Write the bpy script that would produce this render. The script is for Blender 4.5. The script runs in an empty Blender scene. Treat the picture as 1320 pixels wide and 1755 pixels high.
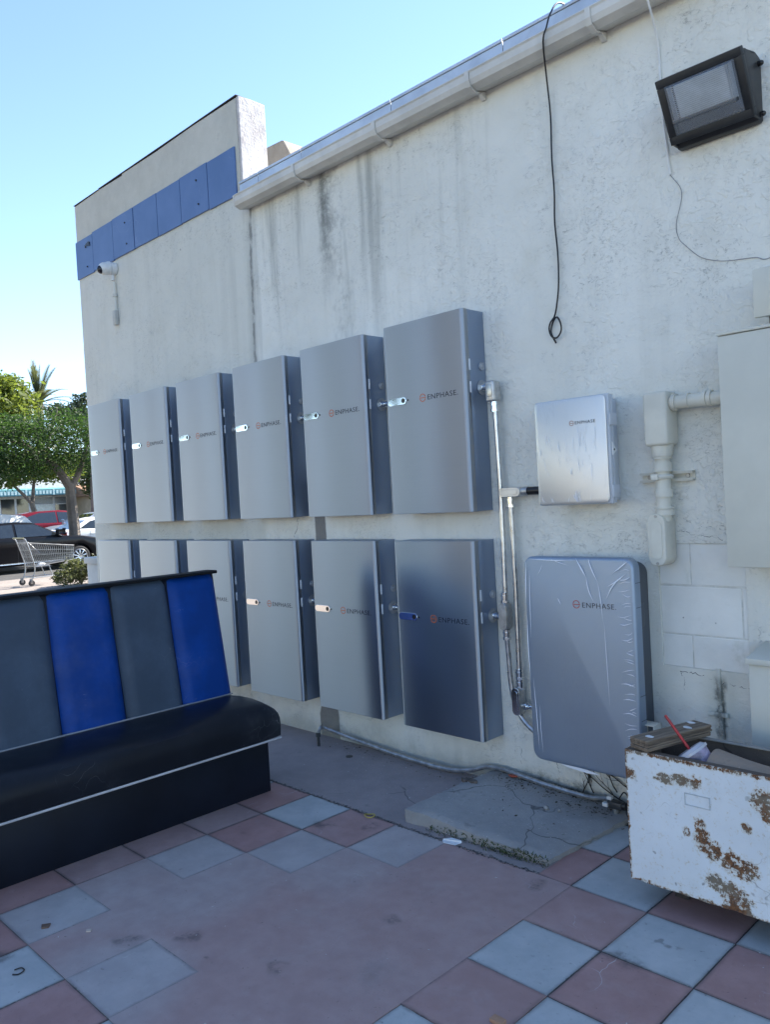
import bpy, bmesh, math, random
import numpy as np
from mathutils import Vector, Matrix
R = math.radians
random.seed(7); RNG = np.random.default_rng(7)
SC = bpy.context.scene
COL = SC.collection

# ---------------------------------------------------------------- camera
cd = bpy.data.cameras.new('camera'); cam = bpy.data.objects.new('camera', cd); COL.objects.link(cam)
cd.sensor_fit = 'VERTICAL'; cd.sensor_height = 36.0; cd.lens = 36.0 * 1388.24 / 1755.0
cd.clip_start = 0.05; cd.clip_end = 1500
def _rod(w):
    th = np.linalg.norm(w); k = w / th
    K = np.array([[0, -k[2], k[1]], [k[2], 0, -k[0]], [-k[1], k[0], 0]])
    return np.eye(3) + np.sin(th) * K + (1 - np.cos(th)) * K @ K
_M = _rod(np.array([0.04134227, 0.79034468, -0.04419504])) @ np.array([[1, 0, 0], [0, 0, -1], [0, 1, 0]], float)
_m = Matrix(((_M[0][0], -_M[1][0], -_M[2][0], 2.47509), (_M[0][1], -_M[1][1], -_M[2][1], -3.20274),
             (_M[0][2], -_M[1][2], -_M[2][2], 1.46954), (0, 0, 0, 1)))
cam.matrix_world = _m
SC.camera = cam

# ---------------------------------------------------------------- sky, sun, exposure
SUN_EL, SUN_AZ = R(38), R(8)          # azimuth measured from +Y towards +X
w = bpy.data.worlds.new('World'); SC.world = w; w.use_nodes = True
wn = w.node_tree; wn.nodes.clear()
sky = wn.nodes.new('ShaderNodeTexSky'); sky.sky_type = 'NISHITA'; sky.sun_disc = False
sky.sun_elevation = SUN_EL; sky.sun_rotation = SUN_AZ; sky.air_density = 0.75; sky.dust_density = 0.0; sky.ozone_density = 1.3
bg = wn.nodes.new('ShaderNodeBackground'); bg.inputs[1].default_value = 0.12
wo = wn.nodes.new('ShaderNodeOutputWorld')
wn.links.new(sky.outputs[0], bg.inputs[0]); wn.links.new(bg.outputs[0], wo.inputs[0])
sl = bpy.data.lights.new('sun', 'SUN'); sl.energy = 5.0; sl.angle = R(0.53); sl.color = (1.0, 0.93, 0.82)
so = bpy.data.objects.new('sun', sl); COL.objects.link(so)
sd = Vector((math.sin(SUN_AZ) * math.cos(SUN_EL), math.cos(SUN_AZ) * math.cos(SUN_EL), math.sin(SUN_EL)))
so.rotation_euler = sd.to_track_quat('Z', 'Y').to_euler(); so.location = sd * 60
SC.view_settings.view_transform = 'Standard'; SC.view_settings.look = 'None'
SC.view_settings.gamma = 1.0; SC.view_settings.use_curve_mapping = False
SC.view_settings.exposure = 1.84
SC.render.engine = 'CYCLES'
SC.cycles.max_bounces = 6; SC.cycles.transparent_max_bounces = 12
SC.cycles.sample_clamp_indirect = 6

# ---------------------------------------------------------------- node helpers
class S:
    """a socket that does arithmetic"""
    def __init__(s, nt, k): s.nt, s.k = nt, k
    def _m(s, op, *a, clamp=False):
        n = s.nt.nodes.new('ShaderNodeMath'); n.operation = op; n.use_clamp = clamp
        for i, v in enumerate(a):
            if isinstance(v, S): s.nt.links.new(v.k, n.inputs[i])
            else: n.inputs[i].default_value = v
        return S(s.nt, n.outputs[0])
    def __add__(s, o): return s._m('ADD', s, o)
    __radd__ = __add__
    def __sub__(s, o): return s._m('SUBTRACT', s, o)
    def __rsub__(s, o): return s._m('SUBTRACT', o, s)
    def __mul__(s, o): return s._m('MULTIPLY', s, o)
    __rmul__ = __mul__
    def __truediv__(s, o): return s._m('DIVIDE', s, o)
    def abs(s): return s._m('ABSOLUTE', s)
    def clamp(s): return s._m('ADD', s, 0.0, clamp=True)
    def ss(s, a, b):                                   # smooth ramp a -> b (may run downwards)
        n = s.nt.nodes.new('ShaderNodeMapRange'); n.interpolation_type = 'SMOOTHSTEP'
        lo, hi, t0, t1 = (a, b, 0, 1) if a < b else (b, a, 1, 0)
        s.nt.links.new(s.k, n.inputs[0])
        for i, v in zip((1, 2, 3, 4), (lo, hi, t0, t1)): n.inputs[i].default_value = v
        return S(s.nt, n.outputs[0])
class Mat:
    def __init__(s, name):
        s.m = bpy.data.materials.new(name); s.m.use_nodes = True; s.nt = s.m.node_tree
        s.b = s.nt.nodes['Principled BSDF']; s.out = s.nt.nodes['Material Output']
        s._co = None
    def node(s, t, **kw):
        n = s.nt.nodes.new(t)
        for k, v in kw.items(): setattr(n, k, v)
        return n
    def link(s, a, b): s.nt.links.new(a.k if isinstance(a, S) else a, b)
    @property
    def co(s):
        if s._co is None: s._co = s.node('ShaderNodeTexCoord').outputs['Object']
        return s._co
    def world(s):
        return s.node('ShaderNodeNewGeometry').outputs['Position']
    def xyz(s, co=None):
        n = s.node('ShaderNodeSeparateXYZ'); s.link(co or s.co, n.inputs[0])
        return [S(s.nt, o) for o in n.outputs]
    def scaled(s, sc, co=None, loc=(0, 0, 0)):
        n = s.node('ShaderNodeMapping'); s.link(co or s.co, n.inputs[0])
        n.inputs['Scale'].default_value = sc; n.inputs['Location'].default_value = loc
        return n.outputs[0]
    def noise(s, scale, detail=3, rough=.55, co=None, dist=0):
        n = s.node('ShaderNodeTexNoise'); s.link(co or s.co, n.inputs['Vector'])
        n.inputs['Scale'].default_value = scale; n.inputs['Detail'].default_value = detail
        n.inputs['Roughness'].default_value = rough; n.inputs['Distortion'].default_value = dist
        return S(s.nt, n.outputs['Fac'])
    def vor(s, scale, feature='F1', co=None, out='Distance', rnd=1):
        n = s.node('ShaderNodeTexVoronoi', feature=feature); s.link(co or s.co, n.inputs['Vector'])
        n.inputs['Scale'].default_value = scale; n.inputs['Randomness'].default_value = rnd
        return S(s.nt, n.outputs[out])
    def warp(s, amt, scale, co=None, detail=3):
        n = s.node('ShaderNodeTexNoise'); s.link(co or s.co, n.inputs['Vector'])
        n.inputs['Scale'].default_value = scale; n.inputs['Detail'].default_value = detail
        v = s.node('ShaderNodeVectorMath', operation='SUBTRACT'); s.link(n.outputs['Color'], v.inputs[0]); v.inputs[1].default_value = (.5, .5, .5)
        q = s.node('ShaderNodeVectorMath', operation='SCALE'); s.link(v.outputs[0], q.inputs[0]); q.inputs['Scale'].default_value = amt
        a = s.node('ShaderNodeVectorMath', operation='ADD'); s.link(co or s.co, a.inputs[0]); s.link(q.outputs[0], a.inputs[1])
        return a.outputs[0]
    def mix(s, f, a, b):
        n = s.node('ShaderNodeMix', data_type='RGBA')
        for v, i in ((f, 0), (a, 6), (b, 7)):
            if isinstance(v, S): s.link(v, n.inputs[i])
            elif isinstance(v, (int, float)): n.inputs[i].default_value = v
            elif isinstance(v, tuple): n.inputs[i].default_value = (*v, 1)
            else: s.link(v, n.inputs[i])
        return n.outputs[2]
    def color(s, c): 
        if isinstance(c, tuple): s.b.inputs['Base Color'].default_value = (*c, 1)
        else: s.link(c, s.b.inputs['Base Color'])
    def rough(s, r):
        if isinstance(r, S): s.link(r, s.b.inputs['Roughness'])
        else: s.b.inputs['Roughness'].default_value = r
    def metal(s, v): s.b.inputs['Metallic'].default_value = v
    def bump(s, h, strength=.5, dist=.01, base=None):
        n = s.node('ShaderNodeBump'); n.inputs['Strength'].default_value = strength; n.inputs['Distance'].default_value = dist
        s.link(h, n.inputs['Height']); s.link(n.outputs[0], s.b.inputs['Normal']); return n
_simple = {}
def plain(name, c, rough=.5, metal=0, var=.12, scale=9, bump=0, spec=None):
    """a plain painted / moulded surface with a little uneven wear"""
    if name in _simple: return _simple[name]
    M = Mat(name); n = M.noise(scale, 5, .6)
    d = tuple(max(0, v * (1 - var * 1.6)) for v in c); l = tuple(min(1, v * (1 + var)) for v in c)
    M.color(M.mix(n.ss(.3, .7), d, l)); M.rough((n * .18 + (rough - .09)).clamp()); M.metal(metal)
    if spec is not None: M.b.inputs['Specular IOR Level'].default_value = spec
    if bump: M.bump(M.noise(scale * 14, 3), bump, .004)
    _simple[name] = M.m; return M.m

# ---------------------------------------------------------------- mesh helpers
class MB:
    def __init__(s): s.bm = bmesh.new()
    def _merge(s, other, M=None):
        if M is not None: bmesh.ops.transform(other, matrix=M, verts=other.verts)
        me = bpy.data.meshes.new('t'); other.to_mesh(me); other.free(); s.bm.from_mesh(me); bpy.data.meshes.remove(me)
    def box(s, x0, x1, y0, y1, z0, z1, bev=0, seg=2, M=None):
        b = bmesh.new(); bmesh.ops.create_cube(b, size=1)
        for v in b.verts: v.co = Vector(((x0 + x1) / 2 + v.co.x * (x1 - x0), (y0 + y1) / 2 + v.co.y * (y1 - y0), (z0 + z1) / 2 + v.co.z * (z1 - z0)))
        if bev: bmesh.ops.bevel(b, geom=b.edges[:], offset=bev, segments=seg, affect='EDGES', profile=.5)
        s._merge(b, M); return s
    def prism(s, pts, a0, a1, axis='y', bev=0, seg=2, M=None, ang=None):
        """polygon in the two other axes, extruded along axis; pts (x,z) for y, (y,z) for x, (x,y) for z"""
        b = bmesh.new()
        def P(p, a): return {'y': (p[0], a, p[1]), 'x': (a, p[0], p[1]), 'z': (p[0], p[1], a)}[axis]
        f0 = [b.verts.new(P(p, a0)) for p in pts]; f1 = [b.verts.new(P(p, a1)) for p in pts]
        b.faces.new(f0); b.faces.new(f1[::-1])
        for i in range(len(pts)): j = (i + 1) % len(pts); b.faces.new((f0[j], f0[i], f1[i], f1[j]))
        bmesh.ops.recalc_face_normals(b, faces=b.faces)
        if bev:
            es = [e for e in b.edges if len(e.link_faces) == 2 and e.calc_face_angle(0) > (ang or R(20))]
            bmesh.ops.bevel(b, geom=es, offset=bev, segments=seg, affect='EDGES', profile=.5)
        s._merge(b, M); return s
    def cyl(s, p0, p1, r0, r1=None, n=12, cap=True):
        p0, p1 = Vector(p0), Vector(p1); d = p1 - p0; b = bmesh.new()
        bmesh.ops.create_cone(b, cap_ends=cap, segments=n, radius1=r0, radius2=r0 if r1 is None else r1, depth=d.length)
        M = Matrix.Translation((p0 + p1) / 2) @ d.to_track_quat('Z', 'Y').to_matrix().to_4x4()
        s._merge(b, M); return s
    def sphere(s, c, r, n=14, sc=(1, 1, 1)):
        b = bmesh.new(); bmesh.ops.create_uvsphere(b, u_segments=n, v_segments=max(6, n // 2), radius=r)
        s._merge(b, Matrix.Translation(c) @ Matrix.Diagonal((*sc, 1))); return s
    def tube(s, pts, r, n=8, cap=True):
        pts = [Vector(p) for p in pts]; rs = r if isinstance(r, (list, tuple)) else [r] * len(pts)
        b = bmesh.new(); rings = []; up = None
        for i, p in enumerate(pts):
            t = (pts[min(i + 1, len(pts) - 1)] - pts[max(i - 1, 0)]).normalized()
            if up is None: up = t.orthogonal().normalized()
            up = (up - t * up.dot(t)).normalized(); sd_ = t.cross(up)
            rings.append([b.verts.new(p + (up * math.cos(2 * math.pi * k / n) + sd_ * math.sin(2 * math.pi * k / n)) * rs[i]) for k in range(n)])
        for A, B in zip(rings, rings[1:]):
            for k in range(n): b.faces.new((A[k], A[(k + 1) % n], B[(k + 1) % n], B[k]))
        if cap: b.faces.new(rings[0][::-1]); b.faces.new(rings[-1])
        s._merge(b); return s
    def quad(s, *p):
        s.bm.faces.new([s.bm.verts.new(q) for q in p]); return s
    def build(s, name, mat, parent=None, smooth=True, uv=None):
        me = bpy.data.meshes.new(name); bmesh.ops.recalc_face_normals(s.bm, faces=s.bm.faces)
        if uv:
            L = s.bm.loops.layers.uv.new('UVMap')
            for f in s.bm.faces:
                for l in f.loops: l[L].uv = uv(l.vert.co)
        s.bm.to_mesh(me); s.bm.free(); me.materials.append(mat)
        o = bpy.data.objects.new(name, me); COL.objects.link(o)
        if smooth:
            me.shade_smooth()
            try: me.set_sharp_from_angle(angle=R(32))
            except Exception: pass
        if parent is not None: o.parent = parent
        return o
def spline(P, n=8):
    """Catmull-Rom through P"""
    P = [Vector(p) for p in P]; Q = [2 * P[0] - P[1]] + P + [2 * P[-1] - P[-2]]; out = []
    for i in range(1, len(Q) - 2):
        a, b, c, d = Q[i - 1:i + 3]
        for k in range(n):
            t = k / n
            out.append(.5 * ((2 * b) + (c - a) * t + (2 * a - 5 * b + 4 * c - d) * t * t + (3 * b - a - 3 * c + d) * t ** 3))
    return out + [P[-1]]
def thing(name, label, cat, loc=(0, 0, 0), rz=0, group=None):
    o = bpy.data.objects.new(name, None); COL.objects.link(o); o.location = loc; o.rotation_euler = (0, 0, rz)
    o.empty_display_size = .1; o['label'] = label; o['category'] = cat
    if group: o['group'] = group
    return o
def tag(o, label, cat, group=None):
    o['label'] = label; o['category'] = cat
    if group: o['group'] = group
    return o
def struct(o): o['kind'] = 'structure'; return o
def stuff(o): o['kind'] = 'stuff'; return o
KIDS = {}
def copy_tree(o, parent=None):
    c = o.copy(); COL.objects.link(c)
    if parent is not None: c.parent = parent
    for ch in list(o.children): copy_tree(ch, c)
    return c
_font = {}
def lettering(txt, width, height, mat, parent, name='lettering', loc=(0, 0, 0), depth=.0006, M=None, weight=0.0):
    """text mesh in the local XZ plane facing -Y, left-bottom at loc"""
    key = (txt, width, height, depth, weight)
    if key not in _font:
        cu = bpy.data.curves.new('text', 'FONT'); cu.body = txt; cu.size = 1; cu.extrude = .01; cu.offset = weight; cu.resolution_u = 3; cu.space_character = 1.12
        t = bpy.data.objects.new('text', cu); COL.objects.link(t)
        dg = bpy.context.evaluated_depsgraph_get(); me = bpy.data.meshes.new_from_object(t.evaluated_get(dg))
        bpy.data.objects.remove(t); bpy.data.curves.remove(cu)
        co = np.array([v.co for v in me.vertices]); lo, hi = co.min(0), co.max(0)
        for v in me.vertices:
            p = (np.array(v.co) - lo) / (hi - lo)
            v.co = (p[0] * width, -p[2] * depth, p[1] * height)
        _font[key] = me
    me = _font[key]
    if not me.materials: me.materials.append(mat)
    o = bpy.data.objects.new(name, me); COL.objects.link(o); o.location = loc
    if parent is not None: o.parent = parent
    return o

# ---------------------------------------------------------------- materials
def m_stucco():
    M = Mat('stucco'); x, y, z = M.xyz()
    big = M.noise(.9, 4, .6); med = M.noise(5, 4, .6); fine = M.noise(42, 4, .65)
    col = M.mix(big.ss(.32, .68), (.69, .685, .625), (.80, .795, .735))
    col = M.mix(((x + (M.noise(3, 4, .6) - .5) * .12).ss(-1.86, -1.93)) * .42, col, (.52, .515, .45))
    col = M.mix(med.ss(.5, .8) * .45, col, (.63, .615, .53))
    # dirt washing down the wall under the gutter, strongest between the parapet end and the middle
    st = M.noise(1, 5, .65, M.scaled((7.5, 1, .55)))
    zone = x.ss(-2.3, -1.6) * x.ss(.5, -.9) * z.ss(1.9, 3.3)
    col = M.mix((st.ss(.45, .72) * (zone * .55 + .10)).clamp(), col, (.27, .28, .255))
    wob = (M.noise(6, 4, .6) - .5) * .10
    s1 = ((x + 1.13 + wob).abs()).ss(.085, .015) * z.ss(2.55, 3.25) * M.noise(16, 5, .7).ss(.35, .6)
    s2 = ((x + 1.02 + wob * 2).abs()).ss(.14, .02) * z.ss(2.1, 2.6) * M.noise(9, 5, .7).ss(.45, .7) * .5
    col = M.mix((s1 * .7 + s2 * .8).clamp(), col, (.13, .135, .13))
    # crack line running down from the gutter end
    ln = (x + 1.865 + (3.37 - z) * .045 + (M.noise(4, 5, .7) - .5) * .07).abs()
    c1 = (ln.ss(.022, .004) * M.noise(11, 4).ss(.33, .55) + ln.ss(.07, .01) * .35) * z.ss(2.2, 2.45)
    col = M.mix((c1 * .55).clamp(), col, (.13, .135, .13))
    # old cement patch behind the lower batteries
    pw = (x + 1.335 + wob * .35 + z.ss(.35, .1) * .012).abs() - z.ss(.35, .12) * .04
    pm = pw.ss(.056, .044) * z.ss(1.75, 1.5)
    col = M.mix(pm * .92, col, M.mix(fine, (.13, .125, .12), (.22, .21, .20)))
    # grime and algae along the foot
    ft = (z + (M.noise(5, 5, .7) - .5) * .22)
    col = M.mix(ft.ss(.16, -.02) * .55, col, (.20, .21, .17))
    alg = ((x - .3).abs()).ss(.34, .08) * (z + (M.noise(13, 5, .75) - .5) * .17).ss(.11, .03)
    col = M.mix((alg * .9).clamp(), col, (.035, .04, .028))
    # stain at the old pipe on the right, and yellowed paint below the cabinet
    p1 = (x - 1.092 + (M.noise(14, 4, .6) - .5) * .05).abs().ss(.03, .012) * z.ss(.70, .62) * z.ss(.40, .44) * M.noise(24, 4, .7).ss(.3, .62)
    p2 = (x - 1.10).abs().ss(.12, .02) * z.ss(.85, .6) * .4
    col = M.mix(p2.clamp(), col, (.42, .43, .35))
    col = M.mix((p1 * .8).clamp(), col, (.10, .11, .10))
    # trowelled texture: soft curls plus thin creases
    wv = M.warp(.05, 20, M.scaled((1, 1, 1.9), loc=(0, 0, 0)))
    crm = M.noise(2.2, 4, .6).ss(.40, .62) * M.noise(21, 3, .6).ss(.44, .60); crease = (M.noise(25, 2, .5, wv) - .5).abs().ss(.017, .0) * crm
    cr2 = (M.noise(44, 2, .5, M.warp(.03, 36, M.scaled((1, 1, 1.8)))) - .5).abs().ss(.022, 0) * M.noise(3.1, 3, .6, M.scaled((1, 1, 1), loc=(4, 2, 7))).ss(.48, .70) * M.noise(40, 2).ss(.45, .6)
    col = M.mix((crease * .50 + cr2 * .52).clamp(), col, (.22, .23, .225))
    spk = M.vor(3.3, 'F1').ss(.035, .012)
    col = M.mix(spk * .55, col, (.12, .12, .12))
    M.color(col); M.rough(.92)
    cut = M.noise(27, 2, .5, M.warp(.07, 10)).ss(.50, .60)
    h = fine * .35 + M.noise(19, 5, .7) * .55 + cut * .5 * M.noise(2, 3).ss(.35, .6) - crease * .9 - cr2 * .6 + M.noise(95, 2) * .16
    M.bump(h + M.noise(60, 4, .7) * .7, .60, .008)
    return M.m
STUCCO = m_stucco()
def m_block():
    M = Mat('painted_block'); x, y, z = M.xyz()
    n = M.noise(26, 5, .65); col = M.mix(M.noise(4, 4).ss(.35, .7), (.70, .70, .66), (.79, .79, .75))
    col = M.mix((M.noise(7, 5, .7).ss(.56, .74)) * .5, col, (.48, .49, .41))
    col = M.mix(M.vor(14).ss(.06, .03) * M.noise(3, 2).ss(.45, .7), col, (.1, .1, .1))
    M.color(col); M.rough(.8); M.bump(n + M.noise(80, 3) * .4, .35, .004); return M.m
BLOCK = m_block()
def m_tile():
    M = Mat('floor_tile_paint'); W = M.world()
    oi = M.node('ShaderNodeObjectInfo'); sp = M.node('ShaderNodeSeparateColor'); M.link(oi.outputs['Color'], sp.inputs[0])
    g = S(M.nt, sp.outputs[0]); wear = S(M.nt, sp.outputs[1]); rnd = S(M.nt, oi.outputs['Random'])
    n1 = M.noise(1.7, 5, .62, W); n2 = M.noise(7, 5, .65, W); n3 = M.noise(60, 4, .6, W); n4 = M.noise(15, 5, .7, W)
    wx, wy, wz = M.xyz(W); ww = wear.ss(.3, 1.0) * .93
    def blob(cx, cy, rx, ry): dx = (wx - cx) / rx; dy = (wy - cy) / ry; return (dx * dx + dy * dy).ss(1.6, .05)
    nw = blob(-.45, -1.55, .42, .55)._m('MAXIMUM', blob(-.45, -1.55, .42, .55), blob(.02, -2.12, .30, .26)); nw = nw._m('MAXIMUM', nw, blob(-.15, -1.12, .4, .28) * .8)
    mixf = (g * (1 - ww) + nw * .62 * ww + (n1 - .5) * wear * .75 + (n2 - .5) * wear * .35).clamp()
    red = M.mix(n2.ss(.3, .7), (.33, .185, .168), (.405, .24, .22)); gry = M.mix(n2.ss(.3, .72), (.37, .40, .40), (.47, .49, .485))
    col = M.mix(mixf, red, gry)
    dull = M.mix(n4.ss(.3, .7), (.36, .265, .245), (.43, .33, .305))
    col = M.mix((wear * .55), col, dull)
    col = M.mix(n3.ss(.58, .82) * .35, col, (.08, .075, .075))
    # trodden dirt, oil marks and pale scratches
    col = M.mix(n1.ss(.60, .78) * .4, col, (.07, .07, .07))
    oil = M.vor(2.6, 'F1', M.warp(.25, 5, W)).ss(.17, .06) * n4.ss(.34, .6)
    col = M.mix(oil * .62, col, (.05, .05, .052))
    scr = M.vor(5, 'DISTANCE_TO_EDGE', M.warp(.35, 4, W)).ss(.010, .0) * M.noise(3.3, 4, .7, W).ss(.56, .66)
    scr2 = M.noise(150, 2, .5, W).ss(.70, .76) * M.noise(3.6, 4, .7, W).ss(.54, .66)
    col = M.mix((scr * (1 - ww * .75) * .7 + scr2 * .8).clamp(), col, (.60, .60, .58))
    ox, oy, oz = M.xyz(); ed = .15 - ox.abs()._m('MAXIMUM', ox.abs(), oy.abs()); eg = (ed + (n4 - .5) * .02).ss(.016, .0) * (1 - ww).ss(.45, 1.0)
    col = M.mix(eg * .5, col, (.075, .07, .068)); chip = (ed + (M.noise(90, 3, .6, W) - .5) * .016).ss(.0045, .0) * (1 - ww) * n2.ss(.45, .6); col = M.mix(chip * .7, col, (.05, .048, .046))
    mk = M.vor(7, 'F1', M.warp(.12, 12, W)).ss(.16, .09) * M.noise(2.2, 3, .6, W).ss(.54, .62); col = M.mix(mk * .5, col, (.07, .07, .07))
    dust = M.noise(2.6, 6, .72, M.warp(.3, 2, W)).ss(.52, .74); col = M.mix(dust * .22, col, (.44, .42, .40))
    pit = M.noise(48, 3, .6, W).ss(.66, .72) * M.noise(5, 3, .6, W).ss(.46, .6); col = M.mix(pit * .5, col, (.06, .055, .055))
    M.color(col); M.rough((.50 + n2 * .24 + n3 * .10).clamp())
    M.bump(n3 * .6 + n4 * .6 + M.noise(220, 2, .5, W) * .3, .22, .003); return M.m
TILE = m_tile()
def m_concrete(name, a, b, dark=(.07, .07, .068), bump=.4):
    M = Mat(name); W = M.world(); n1 = M.noise(1.6, 5, .65, W); n2 = M.noise(9, 5, .65, W); n3 = M.noise(75, 4, .65, W)
    col = M.mix((n1 * .6 + n2 * .4).ss(.34, .66), a, b); col = M.mix(n2.ss(.60, .78) * .45, col, dark)
    col = M.mix(n3.ss(.60, .75) * .4, col, tuple(v * .5 for v in a)); col = M.mix(M.noise(130, 2, .5, W).ss(.68, .74) * .5, col, tuple(min(1, v * 1.9) for v in b))
    cr = M.vor(1.3, 'DISTANCE_TO_EDGE', M.warp(.4, 2.5, W)).ss(.006, 0) * M.noise(1.1, 2, .5, W).ss(.5, .6)
    col = M.mix(cr * .8, col, dark); M.color(col); M.rough(.88); M.bump(n3 + n2 * .6 + M.noise(240, 2, .5, W) * .4, bump, .004); return M.m
CONC = m_concrete('patio_concrete', (.25, .215, .21), (.33, .28, .27))
SLABM = m_concrete('slab_concrete', (.25, .245, .238), (.34, .33, .315), bump=.6)
PAVE = m_concrete('pavement_concrete', (.20, .172, .152), (.28, .24, .212))
ASPH = m_concrete('asphalt', (.045, .045, .047), (.075, .073, .072), (.025, .025, .025))
def m_brushed(name, c0, c1, rough, aniso, metallic=1.0):
    M = Mat(name)
    uv = M.node('ShaderNodeUVMap'); uv.uv_map = 'UVMap'
    tg = M.node('ShaderNodeTangent', direction_type='UV_MAP'); tg.uv_map = 'UVMap'
    M.link(tg.outputs[0], M.b.inputs['Tangent'])
    g = M.noise(1, 3, .7, M.scaled((1.2, 420, 1), uv.outputs[0])); g2 = M.noise(3.2, 4, .6)
    M.color(M.mix(g.ss(.35, .65) * .25, c0, c1)); M.metal(metallic)
    M.rough(rough)
    M.b.inputs['Anisotropic'].default_value = aniso; M.b.inputs['Anisotropic Rotation'].default_value = .25
    return M.m
BRUSH = m_brushed('brushed_aluminium', (.375, .405, .445), (.42, .45, .49), .36, .98)
SIDE = m_brushed('dark_anodised_side', (.26, .32, .42), (.30, .36, .46), .42, .4, .75)
SILVER = plain('silver_face', (.68, .69, .69), .42, .85, .03, 2)
CTRLM = plain('controller_face', (.315, .385, .48), .46, .75, .03, 2)
def m_film():
    M = Mat('protective_film'); x, y, z = M.xyz(); M.nt.nodes.remove(M.b)
    tr = M.node('ShaderNodeBsdfTransparent'); gl = M.node('ShaderNodeBsdfGlossy'); gl.inputs['Roughness'].default_value = .26
    df = M.node('ShaderNodeBsdfDiffuse'); df.inputs['Color'].default_value = (.8, .82, .85, 1)
    wr = M.noise(1, 3, .55, M.scaled((26, 26, 4), M.warp(.06, 5))); rid = (wr - .5).abs().ss(.028, .0)
    ed = M.noise(3, 3).ss(.42, .62)
    bp = M.node('ShaderNodeBump'); bp.inputs['Strength'].default_value = .7; bp.inputs['Distance'].default_value = .006
    M.link(wr * 1.0 + M.noise(14, 3) * .5, bp.inputs['Height']); M.link(bp.outputs[0], gl.inputs['Normal'])
    m1 = M.node('ShaderNodeMixShader'); m2 = M.node('ShaderNodeMixShader')
    M.link((rid * ed * .03 + .02).clamp(), m1.inputs[0]); M.link(tr.outputs[0], m1.inputs[1]); M.link(df.outputs[0], m1.inputs[2])
    fr = M.node('ShaderNodeLayerWeight'); fr.inputs[0].default_value = .25
    M.link((S(M.nt, fr.outputs['Fresnel']) * .35 + .02).clamp(), m2.inputs[0]); M.link(m1.outputs[0], m2.inputs[1]); M.link(gl.outputs[0], m2.inputs[2])
    M.link(m2.outputs[0], M.out.inputs[0]); return M.m
FILM = m_film()
FOLD_GLINT = plain('film_fold_glint', (.86, .88, .92), .15, 0, .03)  # near-white colour stands for sky glint on the clear film
GALV = plain('galvanized_steel', (.62, .63, .64), .30, 1, .12, 30)
CASTAL = plain('cast_aluminium', (.55, .55, .54), .42, .9, .12, 40, .15)
CHROME = plain('bright_zinc', (.75, .76, .77), .16, 1, .06, 30)
BEIGE = plain('beige_paint', (.64, .62, .535), .55, 0, .07, 6, .12)
LGREY = plain('light_grey_plastic', (.50, .53, .57), .42, 0, .04)
DGREY = plain('dark_grey_plastic', (.085, .095, .11), .5, 0, .08)
BLACKP = plain('black_plastic', (.012, .012, .014), .35, 0, .2)
INK = plain('navy_ink', (.012, .016, .035), .5, 0, .05)
ORANGE = plain('orange_ink', (.55, .12, .03), .5, 0, .05)
WHITEP = plain('white_plastic', (.70, .71, .70), .4, 0, .06)
BRONZE = plain('bronze_black_paint', (.020, .022, .024), .45, 0, .15, 20, .1)
GUTTERM = plain('gutter_paint', (.62, .605, .56), .5, 0, .09, 4, .08)
FASC = plain('fascia_metal', (.55, .60, .66), .35, .35, .1, 5)
MIRR = plain('mirror_lens', (.86, .86, .84), .06, 1, .02, 5)
WHITEW = plain('white_wire', (.72, .72, .70), .5, 0, .05)
# ---------------------------------------------------------------- ground
b = MB(); b.box(-120, 120, -110, 130, -.6, -.13); struct(b.build('asphalt', ASPH))
b = MB(); b.box(-16.9, 14, -5.4, 45, -.4, -.012); b.box(-17.05, -16.9, -5.4, 45, -.4, -.01, .012); struct(b.build('pavement', PAVE))
b = MB(); b.box(-4.4, .66, -.697, .0, -.06, .0); b.box(-4.4, 3.2, -.02, .0, -.05, -.002); struct(b.build('concrete_strip', CONC))
floor = bpy.data.objects.new('floor', None); COL.objects.link(floor); floor['kind'] = 'structure'
b = MB(); b.box(-4.4, 3.4, -4.9, -.702, -.08, -.0035); b.box(.665, 3.4, -.702, -.022, -.08, -.0035)
b.build('tile_bed', plain('tile_bed', (.06, .055, .055), .9), floor)
tmesh = []
for q in range(6):
    b = MB(); ins = 0 if q < 3 else .0016
    rr = random.Random(q); bm_ = bmesh.new()
    hx = .15 - ins
    n = 6; P = []
    for k in range(4 * n):
        s_, t = divmod(k, n); a = -hx + 2 * hx * t / n
        j = (rr.uniform(0, .0016) if t else rr.uniform(0, .004)) * (0 if q < 3 else 1)
        P.append({0: (a, -hx + j), 1: (hx - j, a), 2: (-a, hx - j), 3: (-hx + j, -a)}[s_])
    b.prism(P, -.003, .0, 'z'); o = b.build('floor_tile', TILE, floor, smooth=False); tmesh.append(o.data); bpy.data.objects.remove(o)
GREY = {(0, 1): .28, (1, 0): .30, (1, 2): .16, (0, 3): .30, (-1, 2): .42, (-1, 1): .35, (-2, 2): .55, (-2, 3): .6, (-3, 2): .85, (-3, 3): .7,
        (-2, 4): .22, (-1, 3): .35, (-1, 4): .8, (0, 2): .22, (0, 4): .08, (1, 4): .30, (-1, 0): .9, (-2, 1): .9, (-4, 1): .25, (-4, 2): .2, (-4, 3): .2, (-2, 0): .08}
WORN = {(0, 1), (1, 0), (1, 2), (0, 3), (-1, 2), (-1, 1), (-2, 2), (-2, 3), (-3, 3), (-2, 4), (-1, 3), (0, 2), (0, 4), (1, 4), (1, 1), (1, 3), (0, 0)}
HALF = {(-3, 2), (-1, 4), (-2, 1), (-1, 0), (-3, 4), (2, 0), (2, 2)}
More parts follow.
